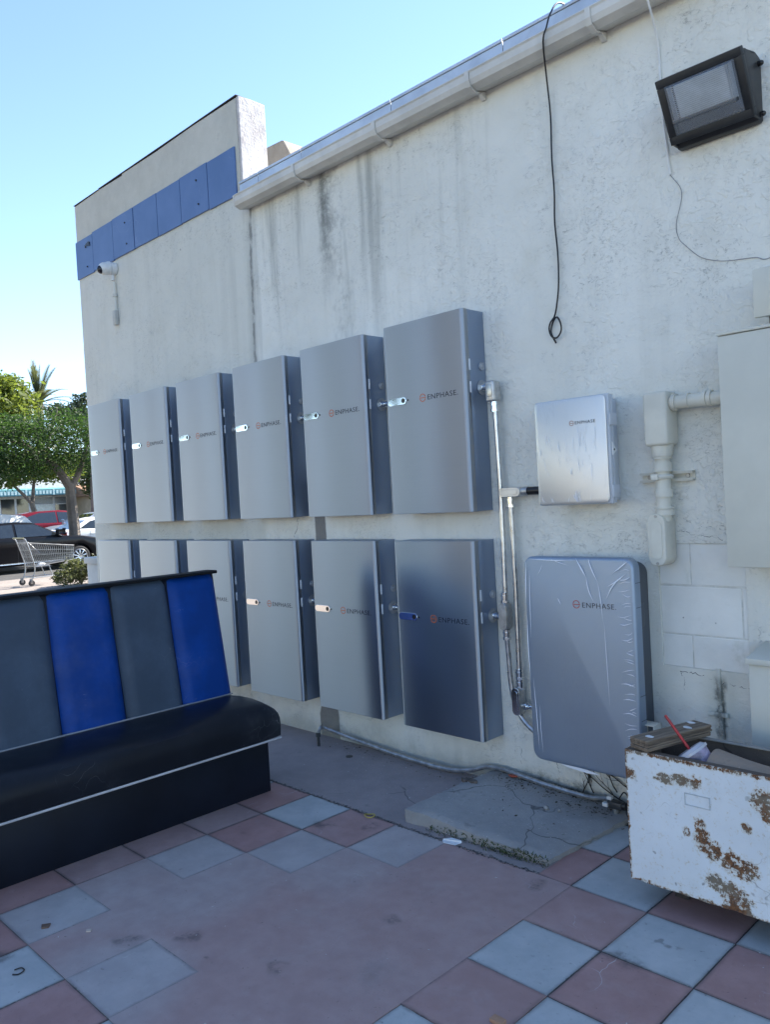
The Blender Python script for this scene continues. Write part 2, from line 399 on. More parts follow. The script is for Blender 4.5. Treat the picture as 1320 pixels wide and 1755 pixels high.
for k in range(-7, 8):
    for j in range(-2, 10):
        if j < 0 and k < 1: continue
        xc, yc = .206 + .3 * k + .15, -.70 - .3 * j - .15
        if xc > 2.4 or yc < -3.6: continue
        worn = (k, j) in WORN or (k, j) in HALF
        o = bpy.data.objects.new('floor_tile', tmesh[random.randrange(3) + (0 if worn else 3)]); COL.objects.link(o); o.parent = floor
        g = GREY.get((k, j), 1.0 if (k + j) % 2 else 0.0)
        wv = 1.0 if (k, j) in WORN else (.5 if (k, j) in HALF else .12)
        o.color = (g, wv, random.random(), 1)
        a_ = 0 if worn else 1
        o.location = (xc, yc, -.0004 - random.random() * .0014 * a_); o.rotation_euler = (random.uniform(-.002, .002) * a_, random.uniform(-.002, .002) * a_, random.choice((0, 1, 2, 3)) * math.pi / 2 + random.uniform(-.004, .004) * a_)
        if j < 0: o.location.z -= .0

# ---------------------------------------------------------------- building
bld = thing('building', 'long pale stuccoed shop building whose side wall carries rows of silver battery cabinets', 'building', (-1, 5, 0))
def bpart(mb, name, mat, smooth=False):
    o = mb.build(name, mat, bld, smooth); o.matrix_parent_inverse = Matrix.Translation((1, -5, 0)); return o
hx0, hx1, hz0, hz1 = .855, 1.215, .69, 1.205
b = MB(); b.box(-4.42, hx0, 0, .22, -.1, 3.54); b.box(hx1, 6, 0, .22, -.1, 3.54); b.box(hx0, hx1, 0, .22, -.1, hz0); b.box(hx0, hx1, 0, .22, hz1, 3.54)
b.box(-4.42, -4.2, .22, 11, -.1, 3.54); b.box(5.8, 6, .22, 11, -.1, 3.54); b.box(-4.2, 5.8, 10.8, 11, -.1, 3.54)
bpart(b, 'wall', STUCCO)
b = MB(); b.box(hx0, hx1, .0085, .2, hz0, hz1); bpart(b, 'mortar', plain('mortar', (.62, .615, .57), .9, 0, .15, 12, .2))
for (x0, x1, z0, z1) in ((.857, .983, .692, .823), (.988, 1.213, .692, .823), (.857, 1.190, .829, 1.026), (1.196, 1.213, .829, 1.026), (.857, .988, 1.033, 1.203), (.993, 1.213, 1.033, 1.203)):
    b = MB(); b.box(x0, x1, .005 + random.uniform(0, .002), .1, z0, z1, .003); bpart(b, 'concrete_block', BLOCK)
PARA = m_concrete('parapet_stucco', (.50, .485, .42), (.60, .58, .51), (.30, .29, .26), .6)
def m_pend():
    M = Mat('peeling_parapet_paint'); n = M.noise(6, 5, .7); n2 = M.noise(16, 5, .7, M.scaled((1, 1, .5)))
    col = M.mix(n.ss(.35, .6), (.44, .40, .385), (.58, .55, .53)); col = M.mix(n2.ss(.55, .72) * .7, col, (.28, .245, .245)); M.color(col); M.rough(.85)
    M.bump(n + n2 + M.noise(60, 3), .5, .006); return M.m
PEND = m_pend()
# parapet with a slightly broken top edge
b = MB(); top = [(-4.425, 4.140), (-3.95, 4.147), (-3.55, 4.138), (-3.54, 4.150), (-3.0, 4.143), (-2.5, 4.150), (-1.955, 4.143)]
b.prism([(-4.425, 3.54)] + top + [(-1.955, 3.54)], 0.0, .218, 'y'); b.box(-4.425, -4.2, .218, 11, 3.54, 4.12); bpart(b, 'parapet', PARA)
b = MB(); b.prism([(.003, 3.545), (.218, 3.545), (.217, 4.150), (.10, 4.153), (.002, 4.148)], -1.954, -1.928, 'x', .004); bpart(b, 'parapet_end', PEND)
b = MB()
for (x0, x1, z) in ((-4.43, -3.95, 4.1465), (-3.95, -3.54, 4.152), (-3.54, -2.5, 4.152), (-2.5, -1.94, 4.153)): b.box(x0, x1, -.008, .225, z, z + .006, .002)
bpart(b, 'parapet_flashing', plain('bitumen_flashing', (.05, .047, .045), .8))
b = MB(); b.box(-1.95, 5.9, .0, 10.9, 3.54, 3.56); b.box(-4.2, -1.95, .218, 10.9, 3.54, 3.56); bpart(b, 'roof', plain('roof_felt', (.42, .41, .40), .9, 0, .15, 3))
b = MB(); b.prism([(-3.78, 3.56), (-2.65, 3.56), (-3.335, 4.745), (-3.36, 4.755), (-3.78, 4.775)], 1.5, 1.85, 'y', .008); bpart(b, 'chimney', m_concrete('rough_render', (.26, .22, .18), (.36, .31, .26), (.12, .1, .09), 1.0))
# fascia strip above the gutter, in lengths
for i, x0 in enumerate([-1.925, -1.72, -1.28, -.52, .22, .96, 1.7, 2.44]):
    x1 = [-1.72, -1.28, -.52, .22, .96, 1.7, 2.44, 3.2][i]
    b = MB(); b.box(x0 + .002, x1 - .002, -.030, -.0005, 3.462 + random.uniform(-.002, .002), 3.556, .002); b.box(x0 + .002, x1 - .002, -.036, .02, 3.557, 3.572, .002); bpart(b, 'fascia_plate', FASC)
# gutter
gut = thing('gutter', 'pale painted metal gutter running along the top of the stuccoed wall', 'gutter', (-1.87, -.06, 3.37))
def gp(mb, name, mat=GUTTERM, smooth=True):
    o = mb.build(name, mat, gut, smooth); o.matrix_parent_inverse = Matrix.Translation((1.87, .06, -3.37)); return o
prof = [(-.001, 3.388), (-.075, 3.370), (-.112, 3.385), (-.122, 3.408), (-.122, 3.438), (-.128, 3.446), (-.124, 3.452), (-.114, 3.448), (-.112, 3.412), (-.104, 3.393), (-.075, 3.380), (-.008, 3.397), (-.008, 3.452), (-.001, 3.452)]
b = MB(); b.prism(prof, -1.86, 3.2, 'x'); gp(b, 'trough', smooth=False)
b = MB(); b.prism([(-.001, 3.387), (-.075, 3.369), (-.113, 3.384), (-.123, 3.408), (-.125, 3.450), (-.001, 3.453)], -1.878, -1.861, 'x', .002); gp(b, 'end_cap')
for x in (-1.27, -.58, .06, .71):
    b = MB(); P = [(-.0005, 3.384), (-.075, 3.3665), (-.114, 3.382), (-.125, 3.407), (-.1255, 3.449), (-.129, 3.449), (-.129, 3.404), (-.117, 3.377), (-.076, 3.359), (-.0005, 3.377)]
    b.prism(P, x, x + .026, 'x'); b.prism([(-.0005, 3.345), (-.012, 3.345), (-.045, 3.372), (-.0005, 3.385)], x + .006, x + .030, 'x', .002); gp(b, 'hanger_strap', smooth=False)
# blue panel band
band = thing('panel_band', 'band of weathered blue metal panels across the raised corner parapet', 'panel band', (-3.2, 0, 3.66))
BLUEP = Mat('blue_panel_paint')
n = BLUEP.noise(3, 5, .6); sc_ = BLUEP.vor(4, 'DISTANCE_TO_EDGE', BLUEP.warp(.5, 3)).ss(.006, 0) * BLUEP.noise(2.5, 3).ss(.5, .62)
c_ = BLUEP.mix(n.ss(.3, .7), (.075, .145, .31), (.10, .175, .36)); c_ = BLUEP.mix(BLUEP.vor(2.4).ss(.045, .02) * .8, c_, (.02, .03, .06)); c_ = BLUEP.mix(sc_ * .4, c_, (.4, .45, .55))
BLUEP.color(c_); BLUEP.rough(.42)
ex = [-4.432, -4.105, -3.735, -3.385, -3.020, -2.682, -2.320, -1.985]
for i in range(7):
    dz = (-.012, -.004, 0, .002, 0, .003, -.002)[i]; b = MB()
    x0, x1 = ex[i] + .0035, ex[i + 1] - .0035; z0, z1 = 3.513 + dz, 3.836 + dz
    b.box(x0, x1, -.012 - random.random() * .004, -.0006, z0, z1, .0015)
    o = b.build('panel', BLUEP.m, band, False); o.matrix_parent_inverse = Matrix.Translation((3.2, 0, -3.66))
    if i in (0, 2, 5):
        for (fx, fz) in ((.62, .75), (.66, .22)): b = MB(); b.cyl((x0 + (x1 - x0) * fx, -.021, z0 + fz * .32), (x0 + (x1 - x0) * fx, -.010, z0 + fz * .32), .007, n=8); b.build('bolt', BLACKP, o)
    if i == 0:
        q = MB(); q.prism([(-4.25, 3.755), (-4.17, 3.775), (-4.15, 3.765), (-4.16, 3.75), (-4.14, 3.735), (-4.18, 3.74)], -.020, -.012, 'y'); q.build('torn_hole', BLACKP, o)
# ---------------------------------------------------------------- battery cabinets
BD, BW, BH = .163, .55, .98
def rounded_cover():
    """front cover: plan outline with rounded front corners, extruded in z"""
    r = .022; P = []
    y0 = -BD
    P += [(-BW, -.125)]
    for k in range(7): a = math.pi + k / 6 * math.pi / 2; P.append((-BW + r + r * math.cos(a), y0 + r + r * math.sin(a)))
    for k in range(7): a = 1.5 * math.pi + k / 6 * math.pi / 2; P.append((-r + r * math.cos(a), y0 + r + r * math.sin(a)))
    P += [(0, -.125)]
    b = MB(); b.prism(P, 0, BH, 'z', .0012, 1, ang=R(60)); return b
batt = thing('battery_cabinet', '', 'battery', (0, 0, 1.3665), group='silver battery cabinets on the wall')
rounded_cover().build('front_cover', BRUSH, batt, uv=lambda c: (c.x * 1.0 + c.y, c.z))
b = MB(); b.box(-BW + .001, -.001, -.1245, -.0015, .001, BH - .001, .0015); b.build('housing', SIDE, batt, uv=lambda c: (c.x + c.y, c.z))
# lens with button
b = MB(); P = []
for k in range(9): a = math.pi / 2 + k / 8 * math.pi; P.append((-.511 + .019 * math.cos(a), .585 + .019 * math.sin(a)))
for k in range(9): a = -math.pi / 2 + k / 8 * math.pi; P.append((-.416 + .019 * math.cos(a), .585 + .019 * math.sin(a)))
b.prism(P, -BD - .0028, -BD - .0003, 'y', .0008, 1); lens = b.build('switch_lens', MIRR, batt)
b = MB(); b.cyl((-.419, -BD - .0035, .585), (-.419, -BD - .0020, .585), .0125, n=18); b.build('button', BLACKP, lens)
b = MB(); b.cyl((-.387, -BD - .0025, .585), (-.387, -BD + .001, .585), .0045, n=12); b.build('status_light', BLACKP, batt)
# mark: broken ring with a bar through it
def mark(R0, th, depth=.0008):
    b = MB()
    for a0 in (14, 194):
        P = []
        for k in range(13): a = R(a0 + k / 12 * 152); P.append((R0 * math.cos(a), R0 * math.sin(a)))
        for k in range(13): a = R(a0 + 152 - k / 12 * 152); P.append(((R0 - th) * math.cos(a), (R0 - th) * math.sin(a)))
        b.prism(P, -depth, 0, 'y')
    b.box(-R0 * 1.08, R0 * 1.08, -depth, 0, -th / 2, th / 2); return b
o = mark(.0205, .0038).build('logo_mark', ORANGE, batt, False); o.location = (-.284, -BD - .0002, .584)
lettering('ENPHASE.', .198, .0255, INK, batt, loc=(-.250, -BD - .0002, .5705))
# side slots and cable entries
for zz in (.712, .603):
    b = MB(); b.box(-.0015, .0030, -.1325, -.1235, zz - .027, zz + .027, .0008); b.build('vent_slot', plain('pale_slot', (.75, .78, .82), .4), batt)
b = MB(); b.cyl((-.001, -.036, .708), (.006, -.036, .708), .020, n=20); b.cyl((.006, -.036, .708), (.010, -.036, .708), .013, .010, n=16); k0 = b.build('entry_plug', plain('grey_plug', (.34, .36, .38), .4), batt)
b = MB(); b.cyl((.0005, -.043, .604), (.004, -.043, .604), .036, n=24); wz = b.build('washer', plain('grey_washer', (.36, .38, .41), .4, .6), batt)
b = MB(); b.cyl((.004, -.043, .604), (.016, -.043, .604), .022, n=6); b.cyl((.016, -.043, .604), (.030, -.043, .604), .017, n=16); b.cyl((.030, -.043, .604), (.036, -.043, .604), .020, n=16); b.cyl((.036, -.043, .604), (.068, -.043, .604), .0135, n=14); b.build('nipple', CHROME, wz)
cols = {('u', 1): 0, ('u', 2): -.703, ('u', 3): -1.406, ('u', 4): -2.113, ('u', 5): -2.806, ('u', 6): -3.523,
        ('l', 1): -.006, ('l', 2): -.698, ('l', 3): -1.398, ('l', 4): -2.092, ('l', 5): -2.789, ('l', 6): -3.498}
BL = {('u', 1): 'upper silver battery cabinet nearest the grey wiring box, elbow of steel conduit at its side',
      ('u', 2): 'upper silver battery cabinet second from the wiring box, two blue-grey cabinets at its sides',
      ('u', 3): 'upper silver battery cabinet third from the wiring box, below the crack line in the stucco',
      ('u', 4): 'upper silver battery cabinet third from the building corner, bright soft streaks on its front',
      ('u', 5): 'upper silver battery cabinet second from the building corner, narrow in view',
      ('u', 6): 'upper silver battery cabinet at the building corner, leftmost of the upper row',
      ('l', 1): 'lower silver battery cabinet beside the steel conduits, blue lens on its front',
      ('l', 2): 'lower silver battery cabinet above the grey cement patch, second from the conduits',
      ('l', 3): 'lower silver battery cabinet just clear of the booth end, yellowish lens on its front',
      ('l', 4): 'lower silver battery cabinet half hidden behind the blue end panel of the booth',
      ('l', 5): 'lower silver battery cabinet with only its top showing above the booth, second from the corner',
      ('l', 6): 'lower silver battery cabinet at the building corner, only its top showing above the booth'}
for i, (key, x) in enumerate(cols.items()):
    o = batt if i == 0 else copy_tree(batt)
    o.location = (x, 0, 1.3665 if key[0] == 'u' else .245); o['label'] = BL[key]

# ---------------------------------------------------------------- steel conduits
def cbody(L, wd, dp, along='z', mat=CASTAL):
    """oval conduit body with a raised cover, centred at 0, cover facing -y"""
    def oval(l, wv):
        P = []; r = wv / 2
        for k in range(9): a = k / 8 * math.pi; P.append((r * math.cos(a), l / 2 - r + r * math.sin(a)))
        for k in range(9): a = math.pi + k / 8 * math.pi; P.append((r * math.cos(a), -l / 2 + r + r * math.sin(a)))
        return [(q, p) for p, q in P] if along == 'x' else P
    b = MB(); b.prism(oval(L, wd), -dp / 2, dp / 2, 'y', .004, 2); c = MB(); c.prism(oval(L * .97, wd * .94), -dp / 2 - .003, -dp / 2, 'y', .0012, 1); c.prism(oval(L * .78, wd * .55), -dp / 2 - .0055, -dp / 2 - .003, 'y', .0012, 1)
    return b, c
def put(o, loc, rot=(0, 0, 0)): o.location = loc; o.rotation_euler = rot; return o
ca = thing('steel_conduit', 'steel conduit run from the upper battery down past the lower one', 'conduit')
b = MB(); b.box(.055, .105, -.088, -.034, 1.892, 1.990, .007, 3); b.box(.105, .109, -.084, -.038, 1.898, 1.984, .001); ob = b.build('conduit_body', CASTAL, ca)
b = MB(); b.box(.066, .094, -.0915, -.088, 1.915, 1.972, .002); b.build('cover', plain('cover_rim', (.62, .62, .58), .35, .9), ob)
b = MB(); b.cyl((.036, -.043, 1.9705), (.056, -.043, 1.9705), .018, n=16); b.cyl((.030, -.043, 1.9705), (.037, -.043, 1.9705), .021, n=16); b.build('locknut', CHROME, ca)
def coupl(b, x, y, z, up=1, r=.0175):
    b.cyl((x, y, z), (x, y, z + .012 * up), r, n=16); b.cyl((x, y, z + .012 * up), (x, y, z + .018 * up), r * 1.16, n=16); b.cyl((x, y, z + .018 * up), (x, y, z + .038 * up), r * .96, n=16); b.cyl((x, y, z + .038 * up), (x, y, z + .050 * up), r * 1.16, n=6)
    return b
for (x, z, up) in ((.080, 1.893, -1), (.0815, .967, -1), (.083, .788, -1)): coupl(MB(), x, -.052, z, up).build('coupling', CHROME, ca)
b = MB(); b.tube([(.080, -.048, 1.845), (.081, -.040, 1.5), (.082, -.045, .967)], .0125, 14); b.build('pipe', GALV, ca)
b1, c1 = cbody(.135, .046, .05); o = put(b1.build('conduit_body', CASTAL, ca), (.083, -.055, .853)); c1.build('cover', CASTAL, o)
b = MB(); b.cyl((.030, -.043, .849), (.062, -.050, .849), .017, n=16); b.build('locknut', CHROME, ca)
b = MB(); b.tube(spline([(.083, -.052, .742), (.083, -.046, .64), (.085, -.042, .53), (.098, -.040, .44), (.130, -.042, .378), (.178, -.05, .335), (.25, -.06, .30), (.34, -.07, .28)], 6), .0125, 14); b.build('pipe', GALV, ca)
cb = thing('steel_conduit', 'short steel conduit dropping from beside the wiring box to the lower controller', 'conduit')
b1, c1 = cbody(.125, .046, .05, 'x'); o = put(b1.build('conduit_body', CASTAL, cb), (.158, -.05, 1.451)); c1.build('cover', plain('pale_cover', (.64, .61, .56), .4, .6), o)
b = MB(); b.cyl((.218, -.05, 1.453), (.25, -.05, 1.453), .021, n=16); b.build('locknut', CASTAL, cb)
b = MB(); b.cyl((.25, -.05, 1.453), (.34, -.05, 1.453), .019, n=16); b.build('black_bushing', BLACKP, cb)
for (z, up) in ((1.43, -1), (.60, -1), (.55, -1)): coupl(MB(), .141, -.045, z, up, .018).build('coupling', CHROME, cb)
b = MB(); b.tube([(.141, -.045, 1.385), (.1395, -.036, 1.0), (.139, -.042, .59)], .0135, 14); b.build('pipe', GALV, cb)
b1, c1 = cbody(.135, .046, .05); o = put(b1.build('conduit_body', CASTAL, cb), (.136, -.055, .448)); c1.build('cover', CHROME, o)
b = MB(); b.cyl((.155, -.05, .425), (.195, -.05, .425), .018, n=16); b.cyl((.178, -.05, .425), (.186, -.05, .425), .023, n=16); b.cyl((.195, -.05, .425), (.36, -.06, .425), .013, n=12); b.build('locknut', CHROME, cb)
# ---------------------------------------------------------------- combiner box
cx0, cx1, cz0, cz1, cy = .385, .750, 1.383, 1.843, -.168
co_ = thing('wiring_box', 'light grey wiring box with film-covered silver lid beside the upper batteries', 'electrical box', (.56, 0, 1.383))
def wp(mb, name, mat, parent=None, smooth=True, uv=None):
    o = mb.build(name, mat, parent or co_, smooth, uv)
    if parent is None: o.matrix_parent_inverse = Matrix.Translation((-.56, 0, -1.383))
    return o
b = MB(); b.box(cx0 + .03, .702, -.140, -.002, cz0 + .008, cz1 - .012, .012, 3); wp(b, 'enclosure', LGREY)
b = MB(); b.box(cx0, cx1, -.160, -.138, cz0, cz1, .006, 2); b.box(cx1 - .004, cx1 + .001, -.140, -.128, cz0 + .004, cz1 - .004, .001); wp(b, 'lid', LGREY)
b = MB(); P = []
for (px, pz, a0) in ((cx1 - .030, cz1 - .025, 0), (cx0 + .024, cz1 - .025, 90), (cx0 + .024, cz0 + .026, 180), (cx1 - .030, cz0 + .026, 270)):
    for k in range(6): a = R(a0 + k * 18); P.append((px + .02 * math.cos(a), pz + .02 * math.sin(a)))
b.prism(P, -.1690, -.1595, 'y', .002, 2); wp(b, 'face_plate', SILVER, uv=lambda c: (c.x, c.z))
o = mark(.0115, .0024).build('logo_mark', plain('dark_orange_ink', (.30, .12, .07), .5), co_, False); o.location = (.575 - .56, -.1693, 1.7335 - 1.383)
lettering('ENPHASE', .098, .0135, INK, co_, weight=.012, loc=(.592 - .56, -.1693, 1.727 - 1.383))
for zz in (1.735, 1.435):
    b = MB(); b.box(cx1 - .002, cx1 + .007, -.163, -.105, zz - .025, zz + .025, .002); b.box(.700, cx1 + .006, -.112, -.105, zz - .018, zz + .018, .001); wp(b, 'latch', LGREY)
b = MB(); b.prism([(-.150, 1.585), (-.118, 1.605), (-.150, 1.640)], cx1 + .001, cx1 + .005, 'x'); h = wp(b, 'hasp', WHITEP)
b = MB(); b.cyl((cx1 + .0045, -.139, 1.608), (cx1 + .006, -.139, 1.608), .0045, n=10); b.build('hasp_hole', BLACKP, h)
# film: sheet just off the lid, wrinkled and wrapped round the edges
def film(x0, x1, z0, z1, y, nx, nz, seed, rim=.012, amp=.004, curl=.012):
    rg = random.Random(seed); b = bmesh.new(); V = []
    ph = [(rg.uniform(6, 60), rg.uniform(2, 22), rg.uniform(0, 6.28), rg.uniform(.2, 1)) for _ in range(9)]
    for j in range(nz + 1):
        for i in range(nx + 1):
            u, v = i / nx, j / nz; xx = x0 + (x1 - x0) * u; zz = z0 + (z1 - z0) * v
            e = min(u * (x1 - x0), (1 - u) * (x1 - x0), v * (z1 - z0), (1 - v) * (z1 - z0))
            d = sum(a * math.sin(f * xx + g * zz + p) for f, g, p, a in ph) / 4
            lift = amp * (abs(d)) * max(0, 1 - e / .11) + (rim if e < .001 else 0)
            yy = y - lift + (curl if e < .001 else 0)
            V.append(b.verts.new((xx, yy, zz)))
    for j in range(nz):
        for i in range(nx):
            q = j * (nx + 1) + i; b.faces.new((V[q], V[q + 1], V[q + nx + 2], V[q + nx + 1]))
    m = MB(); m.bm.free(); m.bm = b; return m
wp(film(cx0 + .002, cx1 - .008, cz0 + .003, cz1 - .004, -.1715, 40, 50, 3, .0, .0035, .006), 'protective_film', FILM)
def folds(name, items, y, par):
    """thin raised wrinkles of the film, sky glint put into their white colour"""
    b = MB()
    for (x0, z0, x1, z1, wd) in items:
        mx, mz = (x0 + x1) / 2 + random.uniform(-.006, .006), (z0 + z1) / 2 + random.uniform(-.008, .008)
        b.tube(spline([(x0, y, z0), (mx, y - .0016, mz), (x1, y, z1)], 5), [wd * f for f in (.12, .4, .7, .9, 1, 1, 1, .8, .5, .3, .1)], 5)
    return b
rg = random.Random(5); it = []
for q in range(38):
    xx = rg.uniform(cx0 + .02, cx1 - .06); zz = rg.uniform(1.54, 1.73); it.append((xx, zz, xx + rg.uniform(-.008, .008), zz - rg.uniform(.02, .08), rg.uniform(.0005, .0011)))
for q in range(14):
    xx = rg.uniform(cx0 + .03, cx1 - .05); it.append((xx, cz0 + .01, xx + rg.uniform(-.03, .03), cz0 + rg.uniform(.03, .07), rg.uniform(.0006, .0014)))
wp(folds('film_wrinkle', it, -.1722, co_), 'film_wrinkle', FOLD_GLINT)
# ---------------------------------------------------------------- controller
ct = thing('power_controller', 'large rounded grey controller cabinet in wrinkled film between conduits and rusty bin', 'electrical cabinet', (.58, 0, .25))
def tp(mb, name, mat, parent=None, smooth=True, uv=None):
    o = mb.build(name, mat, parent or ct, smooth, uv)
    if parent is None: o.matrix_parent_inverse = Matrix.Translation((-.58, 0, -.25))
    return o
kx0, kx1, kz0, kz1, ky = .326, .860, .252, 1.162, -.226
def rrect(x0, x1, z0, z1, r, n=7):
    P = []
    for (px, pz, a0) in ((x1 - r, z1 - r, 0), (x0 + r, z1 - r, 90), (x0 + r, z0 + r, 180), (x1 - r, z0 + r, 270)):
        for k in range(n): a = R(a0 + k * 90 / (n - 1)); P.append((px + r * math.cos(a), pz + r * math.sin(a)))
    return P
b = MB(); b.prism(rrect(kx0, kx1, kz0, kz1, .045), ky, -.165, 'y', .012, 4, ang=R(60)); tp(b, 'front_cover', CTRLM, uv=lambda c: (c.x, c.z))
b = MB(); b.prism(rrect(kx0 + .03, .806, kz0 + .02, 1.128, .05), -.166, -.002, 'y', .006, 2, ang=R(60)); tp(b, 'housing', DGREY)
b = MB(); b.box(.803, .824, -.135, -.075, .86, .965, .009, 3); tp(b, 'side_handle', DGREY)
b = MB(); b.box(.8035, .8075, -.158, -.095, .555, .765, .0005); lb = tp(b, 'rating_label', plain('label_paper', (.58, .62, .60), .6))
b = MB()
for k in range(9): b.box(.8072, .8079, -.150, -.150 + random.uniform(.02, .045), .575 + k * .02, .579 + k * .02)
b.build('label_print', plain('label_print', (.12, .14, .14), .6), lb, False)
for zz in (1.06, .96, .60, .50):
    b = MB(); b.box(kx1 - .004, kx1 + .0006, ky + .012, -.168, zz - .001, zz + .001); tp(b, 'cover_seam', BLACKP)
o = mark(.0175, .0034).build('logo_mark', plain('red_ink', (.42, .05, .04), .5), ct, False); o.location = (.590 - .58, ky - .0004, .962 - .25)
lettering('ENPHASE.', .158, .0215, INK, ct, loc=(.619 - .58, ky - .0004, .950 - .25))
tp(film(kx0 - .003, kx1 - .006, kz0 + .004, kz1 + .001, ky - .003, 44, 70, 9, .0, .006, .010), 'protective_film', FILM)
rg = random.Random(11); it = []
for q in range(30):
    zz = .42 + (1.13 - .42) * (q / 30) + rg.uniform(-.008, .008); L = rg.uniform(.02, .065)
    it.append((kx1 - .012, zz, kx1 - .012 - L, zz + rg.uniform(-.016, .010), rg.uniform(.0010, .0023)))
it += [(.60, 1.158, .645, 1.08, .003), (.645, 1.08, .675, .98, .002), (.66, 1.158, .70, 1.06, .0022), (.70, 1.06, .715, .90, .0015), (.84, 1.15, .765, 1.095, .0030), (.83, 1.10, .745, 1.045, .0034), (.80, 1.08, .735, .99, .0026), (.36, 1.152, .60, 1.150, .0022), (.345, 1.14, .335, .95, .0022),
       (.336, .9, .340, .6, .0018), (.352, .62, .366, .30, .0016), (.38, .5, .385, .29, .0012), (.36, 1.10, .352, .80, .0015), (.72, .9, .728, .55, .0010), (.47, 1.155, .56, 1.128, .0016), (.43, 1.13, .40, 1.08, .001), (.50, .985, .515, .955, .0012)]
tp(folds('film_wrinkle', it, ky - .0045, ct), 'film_wrinkle', FOLD_GLINT)
b = MB(); b.prism([(.42, .262), (.50, .243), (.60, .236), (.66, .240), (.60, .250), (.50, .256)], ky + .01, ky + .012, 'y'); tp(b, 'loose_film_edge', FOLD_GLINT)
# ---------------------------------------------------------------- painted conduit and beige cabinets
pc = thing('painted_conduit', 'thick beige painted conduit with boxy elbow leading into the beige cabinet', 'conduit', (.93, 0, 1.35))
def pp(mb, name, mat=BEIGE, parent=None, smooth=True):
    o = mb.build(name, mat, parent or pc, smooth)
    if parent is None: o.matrix_parent_inverse = Matrix.Translation((-.93, 0, -1.35))
    return o
b = MB(); b.box(.876, .978, -.118, -.012, 1.608, 1.826, .014, 3); b.cyl((.927, -.062, 1.565), (.927, -.062, 1.612), .040, .046, n=20); pp(b, 'elbow_box')
b = MB(); b.cyl((.97, -.066, 1.778), (1.26, -.066, 1.772), .0275, n=20); pp(b, 'horizontal_pipe')
for x, r in ((.985, .034), (.995, .031), (1.05, .0315), (1.11, .032), (1.13, .032)):
    b = MB(); b.cyl((x, -.066, 1.7775), (x + (.016 if r > .0315 else .004), -.066, 1.7775), r, n=20); pp(b, 'pipe_ring')
b = MB(); b.cyl((.927, -.062, 1.57), (.922, -.062, 1.30), .0300, n=20); pp(b, 'vertical_pipe')
for z0, z1, r in ((1.555, 1.563, .038), (1.510, 1.542, .036), (1.504, 1.511, .040), (1.400, 1.432, .036), (1.352, 1.360, .040), (1.325, 1.35, .037)):
    b = MB(); b.cyl((.926, -.062, z0), (.926, -.062, z1), r, n=20); pp(b, 'coupling')
def oval(l, wv, cx=0, cz=0):
    P = []; r = wv / 2
    for k in range(11): a = k / 10 * math.pi; P.append((cx + r * math.cos(a), cz + l / 2 - r + r * math.sin(a)))
    for k in range(11): a = math.pi + k / 10 * math.pi; P.append((cx + r * math.cos(a), cz - l / 2 + r + r * math.sin(a)))
    return P
b = MB(); b.prism(oval(.216, .078, .905, 1.226), -.098, -.01, 'y', .004, 2, ang=R(50)); bd = pp(b, 'conduit_body')
b = MB(); b.prism(oval(.212, .076, .905, 1.226), -.104, -.0985, 'y', .0015, 1, ang=R(50)); b.prism(oval(.160, .048, .905, 1.226), -.106, -.104, 'y', .0015, 1, ang=R(50)); cv = b.build('cover', BEIGE, bd)
for zz in (1.322, 1.130):
    b = MB(); b.cyl((.905, -.107, zz), (.905, -.104, zz), .006, n=10); b.box(.900, .910, -.1076, -.107, zz - .0007, zz + .0007); b.build('screw', plain('grey_screw', (.38, .38, .36), .4, .5), cv)
st_ = thing('strut_bracket', 'short beige strut channel clamped across the thick painted conduit', 'bracket', (.92, 0, 1.48))
b = MB(); b.box(.806, 1.034, -.030, -.002, 1.462, 1.467); b.box(.806, 1.034, -.030, -.002, 1.497, 1.502); b.box(.806, 1.034, -.005, -.001, 1.466, 1.498); b.box(.806, 1.034, -.030, -.028, 1.466, 1.472); b.box(.806, 1.034, -.030, -.028, 1.492, 1.498)
o = b.build('channel', BEIGE, st_, False); o.matrix_parent_inverse = Matrix.Translation((-.92, 0, -1.48))
b = MB(); b.tube([(.925 + .034 * math.cos(a), -.062 + .034 * math.sin(a), 1.482) for a in np.linspace(-3.5, .4, 16)], .010, 6); b.box(.895, .925, -.112, -.094, 1.470, 1.494, .003); o = b.build('clamp', BEIGE, st_, True); o.matrix_parent_inverse = Matrix.Translation((-.92, 0, -1.48))
for x in (.84, 1.005):
    b = MB(); b.cyl((x, -.012, 1.482), (x, -.005, 1.482), .009, n=10); o = b.build('screw', plain('grey_screw', (.38, .38, .36), .4, .5), st_); o.matrix_parent_inverse = Matrix.Translation((-.92, 0, -1.48))
CAB = plain('beige_cabinet_paint', (.62, .61, .53), .5, 0, .05, 2.5, .06)
bc = thing('beige_cabinet', 'tall plain beige steel cabinet on the wall at the right edge', 'cabinet', (1.6, 0, 1.13))
b = MB(); b.box(1.236, 1.98, -.190, -.002, 1.146, 1.985, .002); o = b.build('case', CAB, bc); o.matrix_parent_inverse = Matrix.Translation((-1.6, 0, -1.13))
b = MB(); b.box(1.230, 1.986, -.202, -.184, 1.134, 1.984, .003); o = b.build('door', CAB, bc); o.matrix_parent_inverse = Matrix.Translation((-1.6, 0, -1.13))
b = MB(); b.box(1.226, 1.99, -.206, -.001, 1.9865, 1.998, .003); o = b.build('rain_hood', CAB, bc); o.matrix_parent_inverse = Matrix.Translation((-1.6, 0, -1.13))
sb = thing('junction_box', 'small beige box on the wall above the tall beige cabinet', 'electrical box', (1.5, 0, 2.04))
b = MB(); b.box(1.350, 1.62, -.135, -.001, 2.050, 2.205, .008, 2); o = b.build('case', CAB, sb); o.matrix_parent_inverse = Matrix.Translation((-1.5, 0, -2.04))
